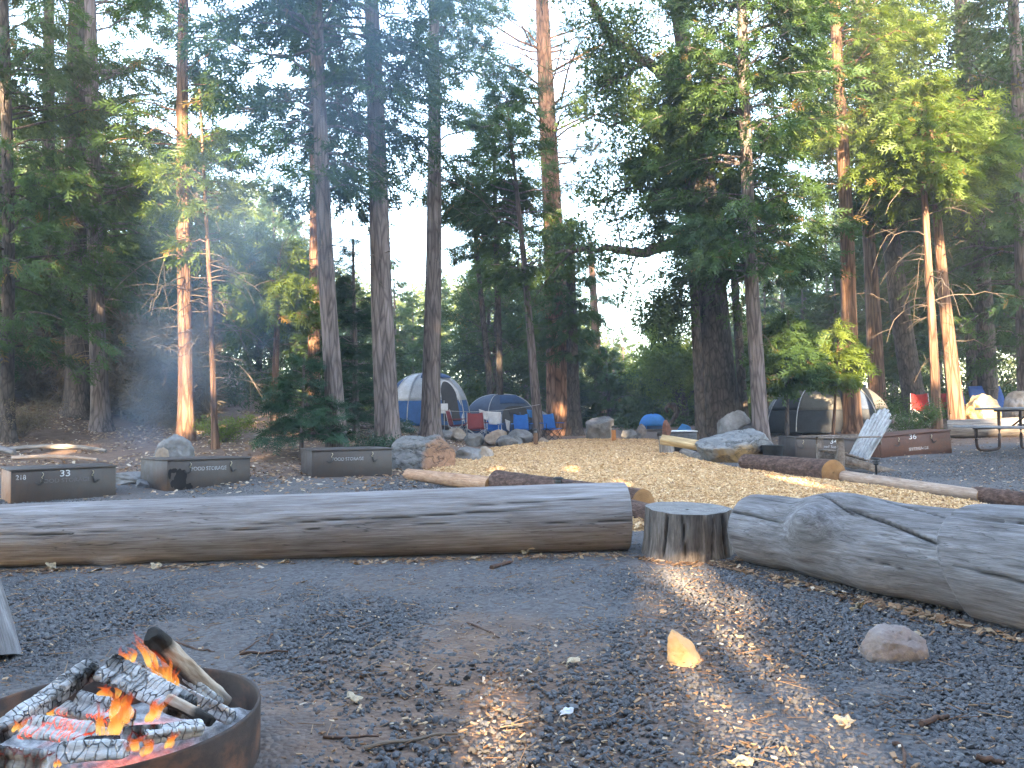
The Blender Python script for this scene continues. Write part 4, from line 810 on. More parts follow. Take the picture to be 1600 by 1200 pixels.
def hullrock(label, pos, pts, mat, seed=0, rough=.03, name='boulder', cuts=14, sharp=32, fq=3.0):
    bm = bmesh.new(); [bm.verts.new(p) for p in pts]; bmesh.ops.convex_hull(bm, input=bm.verts); bmesh.ops.triangulate(bm, faces=bm.faces)
    sz = max(max(v.co[:]) for v in bm.verts)
    for k in range(5): bmesh.ops.subdivide_edges(bm, edges=[e for e in bm.edges if e.calc_length() > sz / cuts], cuts=1, use_grid_fill=True)
    bmesh.ops.triangulate(bm, faces=bm.faces)
    for k in range(3): bmesh.ops.smooth_vert(bm, verts=bm.verts, factor=.4, use_axis_x=True, use_axis_y=True, use_axis_z=True)
    bm.verts.index_update(); v = np.array([q.co[:] for q in bm.verts]); f = np.array([[q.index for q in fc.verts] for fc in bm.faces]); bm.free(); c = v.mean(0); q = v / sz
    n = fbm(q * fq + seed, seed, 5); st = np.abs(fbm(q * V3(1.2, 1.2, 3.5) * fq * .6 + 9, seed + 4, 3)); v = v + nrm(v - c) * (rough * sz * (n + .35 * fbm(q * fq * 5, seed + 2, 3) - 1.2 * np.clip(.12 - st, 0, 1) * 5))[:, None]
    mb = MB(); mb.add(v, f); o = mb.build(name, mat); o.location = tuple(pos); o.data.set_sharp_from_angle(angle=math.radians(sharp)); return tag(o, label, 'rock')
hullrock('large grey boulder with a rusty brown face between the last locker and the path', B(662, 14.1, -.05), [(-.58, -.2, 0), (-.55, -.1, .5), (-.5, -.25, .42), (-.45, .3, .62), (.25, .3, .62), (.12, -.38, .52), (.06, -.5, .0), (-.45, -.42, .05), (.55, -.12, .36), (.56, -.2, .05), (.5, .4, .1), (-.5, .5, .0), (.3, -.46, .02), (.0, .5, .1)], SBIG, 3, .045)
# the slab boulder on the right, long and leaning
sv_, sf_ = rock((1.5, 1.0, .78), 31, cuts=12, n=5, cutr=(.5, .85)); sv_[:, 2] = sv_[:, 2] * (1 + .32 * np.clip(sv_[:, 0] / .7, -1, 1)) 
hullrock('large slab boulder of grey and ochre stone right of the path end', B(1142, 15.0, -.04), [(-.74, -.2, .4), (-.66, -.35, .3), (-.55, .3, .44), (.1, .3, .6), (.42, .1, .66), (.5, -.3, .56), (.78, -.1, .34), (.74, .2, .3), (.6, -.15, .12), (.0, -.34, .0), (-.45, -.2, .0), (-.5, .3, .0), (.5, .4, .0), (.2, -.45, .34), (-.3, -.45, .3)], SSLAB, 7, .04)
boulder('rounded pale boulder at the far end of the wood chip path', B(937, 22.9), (.95, .7, .78), 41, STONE_G, .4)
boulder('flat white grey stone right of the orange lit post', B(982, 23.2), (.48, .4, .34), 42, STONE_G, .2)
boulder('small dark stone between the flat stone and the pink block', B(996, 23.4), (.2, .2, .22), 43, STONE_G, 0, n=4)
boulder('pinkish upright block left of the small blue dome tent', B(1000.5, 23.6, 0), (.36, .3, .5), 44, STONE_P, .6, n=4)
boulder('weathered white boulder resting against the foot of the massive oak', B(1148, 18.3), (.85, .7, 1.0), 45, STONE_G, .5)
boulder('rough grey rock perched behind the second locker', B(274, 12.75), (.62, .5, .72), 46, STONE_G, 1.2, rough=.12)
boulder('small leaning rock beside the perched rock behind the second locker', B(255, 12.3), (.26, .25, .55), 47, STONE_T, .3, n=4)
boulder('yellow sunlit boulder behind the picnic table', B(1538, 18.8), (.75, .55, 1.0), 48, STONE_Y, .2, rough=.09)
boulder('brown boulder at the right edge behind the picnic table', B(1590, 19.5), (.85, .6, 1.0), 49, STONE_T, .7, rough=.09)
boulder('pale sunlit rock behind the wooden chair', B(1400, 18.6), (.9, .6, .62), 50, STONE_P, .4)
boulder('flat grey stone lying between the two left lockers', B(208, 11.9), (.75, .4, .22), 51, STONE_G, .1)
boulder('small flat stone leaning by the second locker', B(228, 11.6), (.3, .3, .15), 52, STONE_G, .5, n=4)
hullrock('triangular orange stone glowing in the sun patch of the foreground', G(1068, 1040, -.012), [(-.066, -.01, .12), (-.05, .0, .16), (-.068, .0, .02), (-.055, -.03, -.01), (.03, -.05, -.01), (.072, -.02, .01), (.075, .01, .04), (.045, .02, .09), (.0, .06, .0), (-.03, .05, .1), (.02, -.045, .06), (-.02, -.04, .1)], STONE_O, 5, .03, 'boulder', 14, 30)
hullrock('rounded pink grey stone on the gravel in front of the gnarled log', G(1395, 1036, -.02), [(-.14, .0, .07), (-.12, -.05, .02), (-.1, .0, .14), (-.02, .02, .165), (.06, .0, .15), (.14, -.01, .1), (.135, -.05, .05), (.1, -.07, -.01), (-.08, -.08, -.01), (-.06, -.07, .11), (.04, -.085, .09), (.1, .1, .0), (-.1, .1, .0), (.0, .1, .1)], STONE_P, 6, .03)
# the heap of stones left of the path
for i, (u, v, w, h, lab) in enumerate([(727, 726, 58, 30, 'low grey stone at the foot of the big left boulder'), (757, 722, 34, 26, 'smooth oval grey stone with a dark band in the heap left of the path'), (738, 706, 40, 26, 'flat pale stone in the heap left of the path'), (722, 700, 22, 20, 'small blue grey stone beside the white rag in the heap'),
      (770, 702, 30, 26, 'pale square stone at the back of the heap'), (790, 703, 44, 20, 'long grey stone at the path end of the heap'), (745, 690, 34, 22, 'brown stone on the upper side of the heap'), (712, 688, 46, 24, 'dark rock on top of the heap by the tent'), (632, 683, 44, 18, 'low grey rock in front of the blue tent'), (697, 690, 36, 18, 'mid grey rock between the boulder and the heap'),
      (776, 684, 50, 30, 'blocky brown stone in front of the camp chairs'), (812, 700, 60, 28, 'broken pale slab left of the brown post'), (806, 684, 30, 18, 'small stone between the blocky one and the broken slab'), (848, 690, 26, 14, 'small stone right of the brown post')]):
    q = G(u, v); d = min(q[1], 21.5) if v < 700 else q[1]; b = B(u, d); dd = (.85 * w / FPX * d, w / FPX * d * .7, h / FPX * d * .95)
    boulder(lab, b, dd, 60 + i, [STONE_G, STONE_T, STONE_G][i % 3], i * .7, 'stones heaped at the left of the path', 'stone', 4)
# ================================================================ steel food lockers
def paint(name, base, rust, amt):
    t = NT(name); v = t.coord('Object'); f = t.noise(v, 2.2, 7, .7); g = t.noise(v, 11, 6, .7); s = t.noise(t.coord('Object', (6, 6, .8)), 3, 4, .6)
    col = t.ramp(f, [(.25, tuple(.75 * q for q in base)), (.6, base), (.8, tuple(1.25 * q for q in base))])
    col = t.mix(t.math('MULTIPLY', t.rng(g, .5, .72), amt), col, rust); col = t.mix(t.rng(s, .55, .8, 0, .35), col, tuple(.55 * q for q in base))
    t.princ(col, t.rng(g, .3, .7, .45, .75), t.bump(g, .15, .004), .0, .4); return t.m
PT_B = paint('brown_grey_paint', (.066, .054, .048), (.12, .065, .04), .4); PT_R = paint('rusty_brown_paint', (.1, .048, .033), (.2, .09, .05), .5); PT_SUN = paint('sunlit_side_tan', (.3, .17, .1), (.2, .1, .06), .5)  # tan coat puts sunlight on locker 33's left end into its colour
WHITE = simple('white_stencil_paint', (.5, .5, .5), (.8, .8, .8), 30, rough=.7, bump=.05); FADED = simple('worn_stencil_paint', (.1, .09, .085), (.62, .64, .68), 26, rough=.8, bump=.05); FAINT = simple('faint_stencil_paint', (.1, .085, .08), (.2, .19, .19), 30, rough=.8, bump=.05)
STEEL = simple('dark_steel', (.03, .03, .03), (.08, .08, .085), 20, rough=.5, bump=.1, metal=.6); BRASS = simple('bright_hook_metal', (.45, .38, .25), (.7, .62, .45), 20, rough=.35, metal=.8, bump=.05)
def text_obj(body, size, mat, parent, M, sx=1.0, off=.006):
    cu = bpy.data.curves.new('lettering', 'FONT'); cu.body = body; cu.size = size; cu.align_x = 'CENTER'; cu.align_y = 'CENTER'; cu.extrude = .0008; cu.offset = off * size
    tmp = bpy.data.objects.new('lettering_tmp', cu); COL.objects.link(tmp); dg = bpy.context.evaluated_depsgraph_get(); me = bpy.data.meshes.new_from_object(tmp.evaluated_get(dg)); bpy.data.objects.remove(tmp); bpy.data.curves.remove(cu)
    me.materials.clear(); me.materials.append(mat); o = bpy.data.objects.new('lettering', me); COL.objects.link(o); o.parent = parent; o.matrix_local = M @ Matrix.Diagonal((sx, 1, 1, 1)); return o
FRONT = Matrix.Rotation(pi / 2, 4, 'X')
def chain_part(parent, x, y, z, seed, drop=.13, side=-.06):
    r = np.random.default_rng(seed); mb = MB(); c = curve([(x, y, z), (x + .012, y - .012, z - drop * .6), (x + side * .5, y - .014, z - drop), (x + side * 1.3, y - .012, z - drop * .75)], 11)
    for i in range(10):
        m = (c[i] + c[i + 1]) / 2; d = nrm(c[i + 1] - c[i]); sd = nrm(np.cross(d, V3(0, 1, 0) if i % 2 else V3(.4, .6, .2))); th = np.linspace(0, 2 * pi, 9)
        tubes(mb, (m + .017 * np.cos(th)[:, None] * d + .009 * np.sin(th)[:, None] * sd)[None], .003, 5)
    mb.build('chain', STEEL, parent)
    hb = MB(); tubes(hb, curve([(x, y - .005, z + .03), (x + .012, y - .014, z + .015), (x + .004, y - .016, z - .01), (x - .01, y - .014, z - .03), (x + .004, y - .013, z - .04)], 12)[None], .0045, 6, caps=True); hb.build('hook', BRASS, parent)
def locker(label, A, Bp, hgt, mat, side_mat=None, texts=(), chains=(.28, .76), dep=.84, lean=0.0, stain=None):
    A = np.asarray(A, float); Bp = np.asarray(Bp, float); W = np.linalg.norm(Bp - A); t = thing('food_locker', label, 'food locker', tuple(A), 0, 'steel food lockers')
    t.rotation_euler = (0, -math.asin((Bp[2] - A[2]) / W), math.atan2(Bp[1] - A[1], Bp[0] - A[0]))
    m = MB(); cbox(m, (0, .014, -.06), (W, dep, hgt - .022), .006); m.build('body', mat, t)
    if side_mat: m = MB(); cbox(m, (-.004, .03, .0), (-.001, dep - .02, hgt - .03), .001); m.build('sunlit_end_panel', side_mat, t)
    m = MB(); cbox(m, (-.012, -.012, hgt - .0215), (W + .012, dep + .012, hgt), .004); m.build('lid', mat, t)
    m = MB(); cbox(m, (.022, .0, .02), (W - .02, .0135, hgt - .035), .003); cbox(m, (W * .5 - .004, -.003, .03), (W * .5 + .004, -.0005, hgt - .045), .001) if False else None; d = m.build('door', mat, t)
    m = MB()
    for x in (.15, .5, .85): tubes(m, np.array([[W * x - .05, -.004, .02], [W * x + .05, -.004, .02]])[None], .008, 8, caps=True)
    m.build('hinge', STEEL, d)
    for i, c in enumerate(chains): chain_part(t, W * c, -.006, hgt - .085, i + int(abs(A[0]) * 10), .12, -.06 if i == 0 else .06)
    for (s, x, z, size, mt, sx) in texts: text_obj(s, size, mt, t, Matrix.Translation((W * x, -.0018, hgt * z)) @ FRONT, sx)
    return t
def at_ground(u, d): return B(u, d)
locker('brown grey food locker numbered 33 at the left edge of the clearing', P(17, 792, 9.96), P(181, 781, 10.72), .46, PT_B, PT_SUN, [('33', .495, .83, .115, WHITE, 1.15), ('218', .085, .77, .085, FADED, .9), ('FOOD STORAGE', .5, .64, .07, FAINT, 1.1)])
locker('food locker with a dark oily stain below worn lettering, second from the left', P(261, 770, 11.1), P(391, 762, 12.05), .46, PT_B, None, [('FOOD STORAGE', .48, .68, .075, FADED, .95)], (.25, .74))
stain_t = NT('oily_stain'); stain_t.princ(simple('x', (.03, .028, .028), (.05, .046, .045)).node_tree and (.018, .016, .016), .8, None, 0, .1)
sb = MB(); th = np.linspace(0, 2 * pi, 40, endpoint=False)
locker_o = [o for o in COL.objects if o.name.startswith('food_locker')][-1]
for (cx, cz, rx, rz) in [(.19, .17, .09, .14), (.07, .12, .025, .05), (.32, .07, .05, .04), (.03, .26, .02, .07), (.08, .3, .05, .03)]:
    k = 1 + .25 * fbm(np.stack([np.cos(th) * 1.5 + cx * 9, np.sin(th) * 1.5, 0 * th], -1), 5, 3); rim = np.stack([cx + rx * k * np.cos(th), 0 * th - .0012, np.maximum(cz + rz * k * np.sin(th), .024)], -1); bk = rim + V3(0, .0008, 0); i = np.arange(40); j = np.roll(i, -1)
    sb.add(np.vstack([rim, [[cx, -.0012, cz]]]), np.stack([i, j, i * 0 + 40], -1))
sb.build('stain', stain_t.m, locker_o, smooth=False)
locker('plain grey food locker beside the large rusty boulder', P(487, 750, 12.3), P(613, 745, 12.85), .46, PT_B, None, [('FOOD STORAGE', .44, .66, .07, FADED, .95)], (.24, .74))
locker('food locker numbered 34 half hidden behind the wooden chair', P(1242, 722, 14.7), P(1357, 726, 14.75), .46, PT_B, None, [('34', .52, .87, .13, WHITE, 1.15), ('Food Storage', .5, .66, .075, FADED, 1.05)], (.1, .62))
locker('rusty brown food locker numbered 36 tilted on the slope', P(1376, 722, 14.4), P(1489, 711, 14.5), .46, PT_R, None, [('36', .47, .86, .13, WHITE, 1.15), ('STORAGE', .54, .38, .072, FADED, 1.2)], (.27, .72))
# pale worn panel under the word on locker 36
lk = [o for o in COL.objects if o.name.startswith('food_locker')][-1]; m = MB(); cbox(m, (.55, -.0012, .145), (.79, .0, .205), .0003); m.build('faded_panel', simple('rubbed_paint', (.2, .12, .09), (.34, .27, .22), 24, rough=.8), lk)
# ================================================================ picnic table
PLANK = wood_mat('grey_planks', (.12, .115, .115), (.25, .245, .25), (.4, .4, .42), (1.2, 12, 12), .8, .4); FRAME = simple('black_brown_steel', (.03, .018, .014), (.075, .04, .03), 12, rough=.5, bump=.1)
pt = thing('picnic_table', 'grey plank picnic table on bent steel tube legs at the right edge', 'picnic table', B(1568, 14.3), -1.3)
L_ = 1.9
m = MB()
for i in range(5): cbox(m, (-.28, -.36 + i * .147, .72), (L_, -.36 + i * .147 + .138, .762), .006)
m.build('tabletop', PLANK, pt)
for s in (-1, 1):
    m = MB()
    for q in (0, 1): cbox(m, (-.28, s * .72 - .13 + q * .135, .415), (L_, s * .72 - .13 + q * .135 + .128, .455), .006)
    m.build('bench_seat', PLANK, pt)
for x in (.12, L_ - .4):
    m = MB(); 
    for s in (-1, 1):
        tubes(m, curve([(x, s * .74, .41), (x, s * .74, .16), (x, s * .7, .055), (x, s * .6, .025), (x, s * .42, .025), (x, s * .27, .05), (x, s * .24, .16), (x, s * .24, .71)], 40)[None], .026, 10, caps=True)
        tubes(m, np.array([[x, s * .8, .405], [x, s * .24, .405]])[None], .018, 8)
    tubes(m, np.array([[x, -.24, .4], [x, .24, .4]])[None], .02, 8); tubes(m, np.array([[x, -.33, .705], [x, .33, .705]])[None], .018, 8); tubes(m, np.array([[x, 0, .4], [x + .45, 0, .7]])[None], .016, 8)
    m.build('leg', FRAME, pt)
# ================================================================ wooden lounge chair seen from its left side
AD = wood_mat('brown_chair_boards', (.09, .07, .055), (.2, .16, .13), (.3, .26, .22), (6, 6, 6), .85, .3); ADB = wood_mat('bleached_back_boards', (.28, .28, .28), (.42, .43, .44), (.55, .56, .58), (9, 9, 1.0), .8, .4)
ac = thing('lounge_chair', 'grey wooden slatted lounge chair facing left in front of locker 34', 'garden chair', B(1305, 12.4), 0)
# local +x = towards the back of the chair (picture right), y across
for y in (-.33, .33):
    m = MB(); cbox(m, (-.16, y - .022, 0), (-.05, y + .022, .545), .005); m.build('front_leg', AD, ac)
    m = MB(); cbox(m, (-.42, y - .075, .545), (.5, y + .06, .568), .006); m.build('armrest', AD, ac)
    a = math.atan2(-.28, .95); m = MB(); cbox(m, (-.16, y * .86 - .018, .2), (.9, y * .86 + .018, .32), .005, M=rotm(0, -a * 1.0, 0), at=(-.16, y, .26)); m.build('side_rail', AD, ac)
m = MB()
for k in range(6): cbox(m, (-.14 + k * .085, -.31, .335 - k * .028), (-.062 + k * .085, .31, .355 - k * .028), .004)
m.build('seat', AD, ac)
for k in range(7):
    o_ = (k - 3); y = o_ * .088; hgt = .98 - .022 * o_ * o_; m = MB(); tl = rotm(o_ * -.02, math.radians(31), 0)
    n_ = 7; arc = [( .0, math.cos(q) * .04, hgt + math.sin(q) * .04) for q in np.linspace(0, pi, n_)]
    prof = np.array([(0, -.034, 0), (0, .034, 0)] + [(0, .04 * math.cos(q), hgt - .04 + .04 * math.sin(q)) for q in np.linspace(0, pi, n_)])[[0, 1] + list(range(2, n_ + 2))]
    fr_ = prof + V3(-.01, 0, 0); bk = prof + V3(.01, 0, 0); M_ = len(prof); V = (np.vstack([fr_, bk])) @ tl.T + V3(.3, y, .14)
    i = np.arange(M_); j = np.roll(i, -1); m.add(V, np.stack([i, j, j + M_, i + M_], -1)); c = np.stack([0 * i[1:-1], i[1:-1], i[2:]], -1); m.add(V, c[:, ::-1]); m.add(V, c + M_); m.build('back_slat', ADB, ac, smooth=False)
m = MB(); cbox(m, (.53, -.31, .43), (.56, .31, .5), .004); cbox(m, (.735, -.31, .75), (.765, .31, .81), .004); m.build('back_brace', AD, ac)
ac.rotation_euler = (0, 0, math.radians(5))
# ================================================================ tents
def cloth(name, c, rough=.75, seams=0):
    return simple('cloth_' + name, tuple(.8 * q for q in c), tuple(min(1.1 * q, .95) for q in c), 5, rough=rough, bump=.25, bdist=.02)
C_NAVY = cloth('navy', (.03, .07, .17)); C_BLUE = cloth('blue', (.035, .11, .3)); C_GREY = cloth('light_grey', (.36, .39, .44)); C_WHITE = cloth('white', (.62, .64, .68)); C_SLATE = cloth('slate', (.06, .085, .14)); C_DARK = cloth('dark_sheet', (.045, .045, .05)); C_SKYB = cloth('bright_blue', (.06, .25, .62)); C_TAN = cloth('pale_tan', (.13, .125, .115)); C_DGREY = cloth('dark_slate_grey', (.045, .05, .058)); C_RED = cloth('red', (.36, .03, .03)); C_CHB = cloth('chair_blue', (.02, .14, .5)); C_TARP = cloth('tarp_blue', (.02, .06, .22)); C_MAROON = cloth('maroon', (.19, .03, .035))
ALU = simple('aluminium_tube', (.35, .35, .36), (.55, .55, .57), 20, rough=.4, metal=.7, bump=.05); BLACKT = simple('black_tube', (.015, .015, .015), (.04, .04, .04), 20, rough=.5, bump=.05)
def dome(u, v, a, b, h, e=.72):
    """dome tent surface; u around 0..1 (turns), v 0 ground .. 1 top"""
    th = u * 2 * pi; sp = lambda q, k: np.sign(q) * np.abs(q) ** k
    f = np.cos(v * pi / 2) ** e
    return np.stack([a * f * sp(np.cos(th), .62), b * f * sp(np.sin(th), .62), h * np.sin(v * pi / 2) ** .95], -1)
def dome_part(u0, u1, v0, v1, dims, off=0.0, n=22, m=14, th=.012):
    U, W = np.meshgrid(np.linspace(u0, u1, n), np.linspace(v0, v1, m), indexing='ij'); p = dome(U, W, *dims)
    if off: p = p * (1 + off) + V3(0, 0, 0)
    p = p + .012 * vnoise(p * 3)[..., None] * nrm(p + 1e-6); mb = MB(); slab(mb, p, th); return mb
def tent(label, pos, rz, dims, spec, name='dome_tent'):
    t = thing(name, label, 'tent', pos, rz)
    for (nm, u0, u1, v0, v1, mt, off) in spec: dome_part(u0, u1, v0, v1, dims, off).build(nm, mt, t)
    return t
def seams(t, dims, us, r=.014, mt=None):
    for u in us:
        v = np.linspace(.02, .97, 18); p = dome(np.full(18, u), v, *dims) * 1.015; mb = MB(); tubes(mb, p[None], r, 6, caps=True); mb.build('pole', mt or ALU, t)
D1 = (1.3, 1.15, 1.56)
# big blue tent: skirt in blue, upper part light grey, door arch on the right of its face (u = .75 faces the viewer)
t1 = tent('big blue and grey dome tent with an arched dark door standing behind the straight stem', B(667, 24.6), .12, D1, [('skirt', 0, 1, 0, .3, C_BLUE, 0), ('canopy', 0, .5, .3, .985, C_GREY, 0), ('canopy', .62, .705, .3, .985, C_WHITE, 0), ('canopy', .705, 1, .3, .985, C_GREY, 0), ('side_panel', .5, .62, .3, .7, C_NAVY, 0), ('canopy', .5, .62, .7, .985, C_WHITE, 0),
    ('fly', .735, .96, .68, .93, C_NAVY, .03)])
def arch(dims, uc, hw, zt, off, mt, nm, par, inner=0.0):
    """arched panel lying just outside the tent face"""
    n = 20; th = np.linspace(0, pi, n); U = []; 
    o = [(uc - hw * math.cos(q), zt * (.62 + .38 * math.sin(q))) for q in th]; o = [(uc - hw, .04)] + o + [(uc + hw, .04)]
    V = np.array([dome(np.array(a), np.array(b), *dims) for a, b in o]) * (1 + off); c = dome(np.array(uc), np.array(zt * .5), *dims) * (1 + off)
    bk = V * (1 - .008); cb_ = c * (1 - .008); N = len(V); i = np.arange(N); j = np.roll(i, -1); mb = MB()
    mb.add(np.vstack([V, [c], bk, [cb_]]), np.concatenate([np.stack([i, j, i * 0 + N], -1), np.stack([j + N + 1, i + N + 1, i * 0 + 2 * N + 1], -1)])); mb.add(np.vstack([V, bk]), np.stack([i, i + N, j + N, j], -1)); return mb.build(nm, mt, par)
arch(D1, .815, .062, .62, .022, C_WHITE, 'door_surround', t1); arch(D1, .815, .036, .585, .036, C_DARK, 'door', t1); seams(t1, D1, (.625, .705, .88, .995))
D2 = (1.15, 1.1, 1.36)
t2 = tent('slate blue dome tent behind the washing and the camp chairs', B(781, 25.6), .5, D2, [('skirt', 0, 1, 0, .2, C_NAVY, 0), ('canopy', 0, 1, .2, .985, C_SLATE, 0), ('awning', .70, .82, .55, .8, C_NAVY, .03)]); arch(D2, .76, .05, .5, .02, C_DARK, 'door', t2); seams(t2, D2, (.125, .375, .625, .875))  # dark door panel stands in for the shade of the open doorway
D3 = (1.65, 1.3, 1.38)
t3 = tent('wide grey and pale tan tent in the trees behind locker 34', B(1290, 22.3), -.25, D3, [('skirt', 0, 1, 0, .28, C_DGREY, 0), ('canopy', 0, .56, .28, .985, C_TAN, 0), ('side_panel', .56, .69, .28, .985, C_DGREY, 0), ('canopy', .69, .8, .28, .985, C_TAN, 0), ('side_panel', .8, .84, .28, .985, C_SLATE, 0), ('canopy', .84, 1, .28, .985, C_TAN, 0), ('fly', .55, 1.0, .66, .9, C_SLATE, .03)]); seams(t3, D3, (.69, .84, .56))
D4 = (.44, .42, .52); t4 = tent('small bright blue dome tent low beyond the end of the path', B(1019, 28.5, .08), .3, D4, [('fly', 0, 1, .12, .985, C_SKYB, 0), ('skirt', 0, 1, 0, .14, C_NAVY, -.04)]); seams(t4, D4, (.6, .9), .01, C_SKYB)
# second thing in bright blue, a small tarp-covered pack
mb = MB(); v, f = rock((.42, .36, .55), 401, cuts=4, rough=.05, n=4); mb.add(v, f); o = mb.build('covered_pack', C_SKYB); o.location = tuple(B(1068, 21.0)); tag(o, 'bright blue covered bundle below the twisted oak beside the firewood', 'bundle')
# ================================================================ folding camp chairs
def camp_chair(label, pos, rz, fab, tube=ALU, arms=None, sc=1.0):
    t = thing('camp_chair', label, 'camp chair', pos, rz, 'folding camp chairs'); sc *= .86; t.scale = (sc, sc, sc)
    # local: faces -y; seat .44 high
    X_, S_ = np.meshgrid(np.linspace(-.26, .26, 9), np.linspace(0, 1, 8), indexing='ij')
    m = MB(); slab(m, np.stack([X_ * (1 - .1 * S_), .2 + .13 * S_ + .05 * np.cos(X_ * 6) , .42 + .5 * S_ - .03 * (np.abs(X_ / .26) < .6) * (S_ > .95)], -1), .012); m.build('backrest', fab, t)
    m = MB(); slab(m, np.stack([X_, -.25 + .47 * S_, .45 - .05 * np.cos(X_ * 5.5) - .03 * S_], -1), .012); m.build('seat', fab, t)
    for s in (-1, 1): m = MB(); cbox(m, (s * .3 - .04, -.28, .6), (s * .3 + .04, .22, .622), .006); m.build('armrest', arms or fab, t)
    m = MB(); q = []
    for (a, b) in [((-.28, -.26, .02), (.28, -.24, .44)), ((.28, -.26, .02), (-.28, -.24, .44)), ((-.28, .24, .02), (.28, .22, .44)), ((.28, .24, .02), (-.28, .22, .44)), ((-.29, -.26, .02), (-.29, .22, .44)), ((-.29, .24, .02), (-.29, -.26, .44)), ((.29, -.26, .02), (.29, .22, .44)), ((.29, .24, .02), (.29, -.26, .44)), ((-.27, .2, .4), (-.25, .33, .93)), ((.27, .2, .4), (.25, .33, .93)), ((-.3, -.26, .42), (-.3, -.26, .61)), ((.3, -.26, .42), (.3, -.26, .61))]: tubes(m, np.array([a, b])[None], .011, 6, caps=True)
    m.build('frame', tube, t); return t
camp_chair('blue camp chair partly behind the maroon one, under the white washing', B(768, 22.6), -.25, C_CHB)
camp_chair('maroon camp chair facing the path in front of the slate blue tent', B(744, 21.9), .15, C_MAROON, arms=C_MAROON, sc=1.05)
camp_chair('dark red camp chair turned sideways beside the door of the big blue tent', B(714, 22.4), 1.35, C_MAROON, arms=C_MAROON)
camp_chair('bright blue camp chair facing the path left of the curved cedar', B(815, 22.6), .1, C_CHB, BLACKT)
camp_chair('bright blue camp chair turned right, just right of the curved cedar', B(861, 22.8), .4, C_CHB, BLACKT)
camp_chair('sunlit red camp chair left of the slim sunlit cedar on the right', B(1440, 21.6, .12), -.3, C_RED)
camp_chair('red camp chair between the two sunlit stems on the right', B(1476, 21.9, .1), -.6, C_RED, BLACKT)
camp_chair('low blue camp chair behind the brightly sunlit stem', B(1510, 21.4), .3, C_TARP, BLACKT, sc=1.1)
# blue tarp shelter over the back right
def tarp(label, pts, mt, name='tarp'):
    p = np.array(pts, float); n = 10; U, W = np.meshgrid(np.linspace(0, 1, n), np.linspace(0, 1, n), indexing='ij'); v = ((1 - U) * (1 - W))[..., None] * p[0] + (U * (1 - W))[..., None] * p[1] + (U * W)[..., None] * p[2] + ((1 - U) * W)[..., None] * p[3]
    v[..., 2] -= .12 * np.sin(U * pi) * np.sin(W * pi); v = v + .02 * fbm(v * 3, 6, 3)[..., None]; m = MB(); slab(m, v, .008); return tag(m.build(name, mt), label, 'tarp')
q = B(1548, 22.5); tarp('dark blue tarp sheet slung behind the yellow boulder', [q + V3(-.5, 0, .1), q + V3(.55, 0, .1), q + V3(.5, .35, .98), q + V3(-.42, .35, .98)], C_TARP)
# ---- washing on a line between the stems behind the chairs
la, lb2 = P(672, 640, 21.5), P(843, 632, 22.6); m = MB(); s = np.linspace(0, 1, 14); lp = la + s[:, None] * (lb2 - la) - (np.sin(s * pi) * .12)[:, None] * V3(0, 0, 1); tubes(m, lp[None], .006, 5); tag(m.build('washing_line', simple('cord', (.3, .3, .3), (.5, .5, .5), 20)), 'thin washing line strung between two stems behind the chairs', 'cord')
def hung(label, u0, u1, v0, v1, d, mt, slant=0.0, name='towel'):
    a = P(u0, v0, d); b = P(u1, v0 + slant, d); c = P(u1 - 1, v1 + slant, d); e = P(u0 + 3, v1, d); n = 9; U, W = np.meshgrid(np.linspace(0, 1, n), np.linspace(0, 1, n), indexing='ij'); v = ((1 - U) * (1 - W))[..., None] * a + (U * (1 - W))[..., None] * b + (U * W)[..., None] * c + ((1 - U) * W)[..., None] * e
    v[..., 1] += .03 * np.sin(U * 9) * W; m = MB(); slab(m, v, .01); return tag(m.build(name, mt), label, 'towel', 'washing hung between the stems')
hung('white cloth hanging slanted above the maroon chair', 748, 763, 639, 652, 22.3, C_WHITE, 5); hung('wide white towel hanging behind the blue chair back', 761, 783, 643, 663, 22.7, C_WHITE, 1); hung('pale blue cloth hanging just left of the curved cedar', 823, 834, 640, 652, 23.2, C_SKYB, 1); hung('grey blue cloth drying right of the curved cedar', 845, 855, 641, 653, 23.4, C_GREY, 6); hung('pointed white cloth hanging low behind the chairs', 789, 797, 655, 671, 23.4, C_WHITE, 3)
a = B(809, 23.6); tarp('black mat leaning between the slate tent and the blue chair', [a + V3(-.1, .3, .35), a + V3(.3, .3, .2), a + V3(.1, .2, .75), a + V3(-.3, .2, .9)], C_DARK, 'camp_mat')
s_ = thing('notice_sign', 'small white square notice on a thin post in front of the big blue tent', 'sign', B(694, 23.0)); m = MB(); tubes(m, np.array([[0, 0, -.05], [0, 0, .95]])[None], .012, 6); m.build('post', ALU, s_); m = MB(); cbox(m, (-.11, -.012, .58), (.11, .0, .86), .004); m.build('sign_board', C_WHITE, s_)
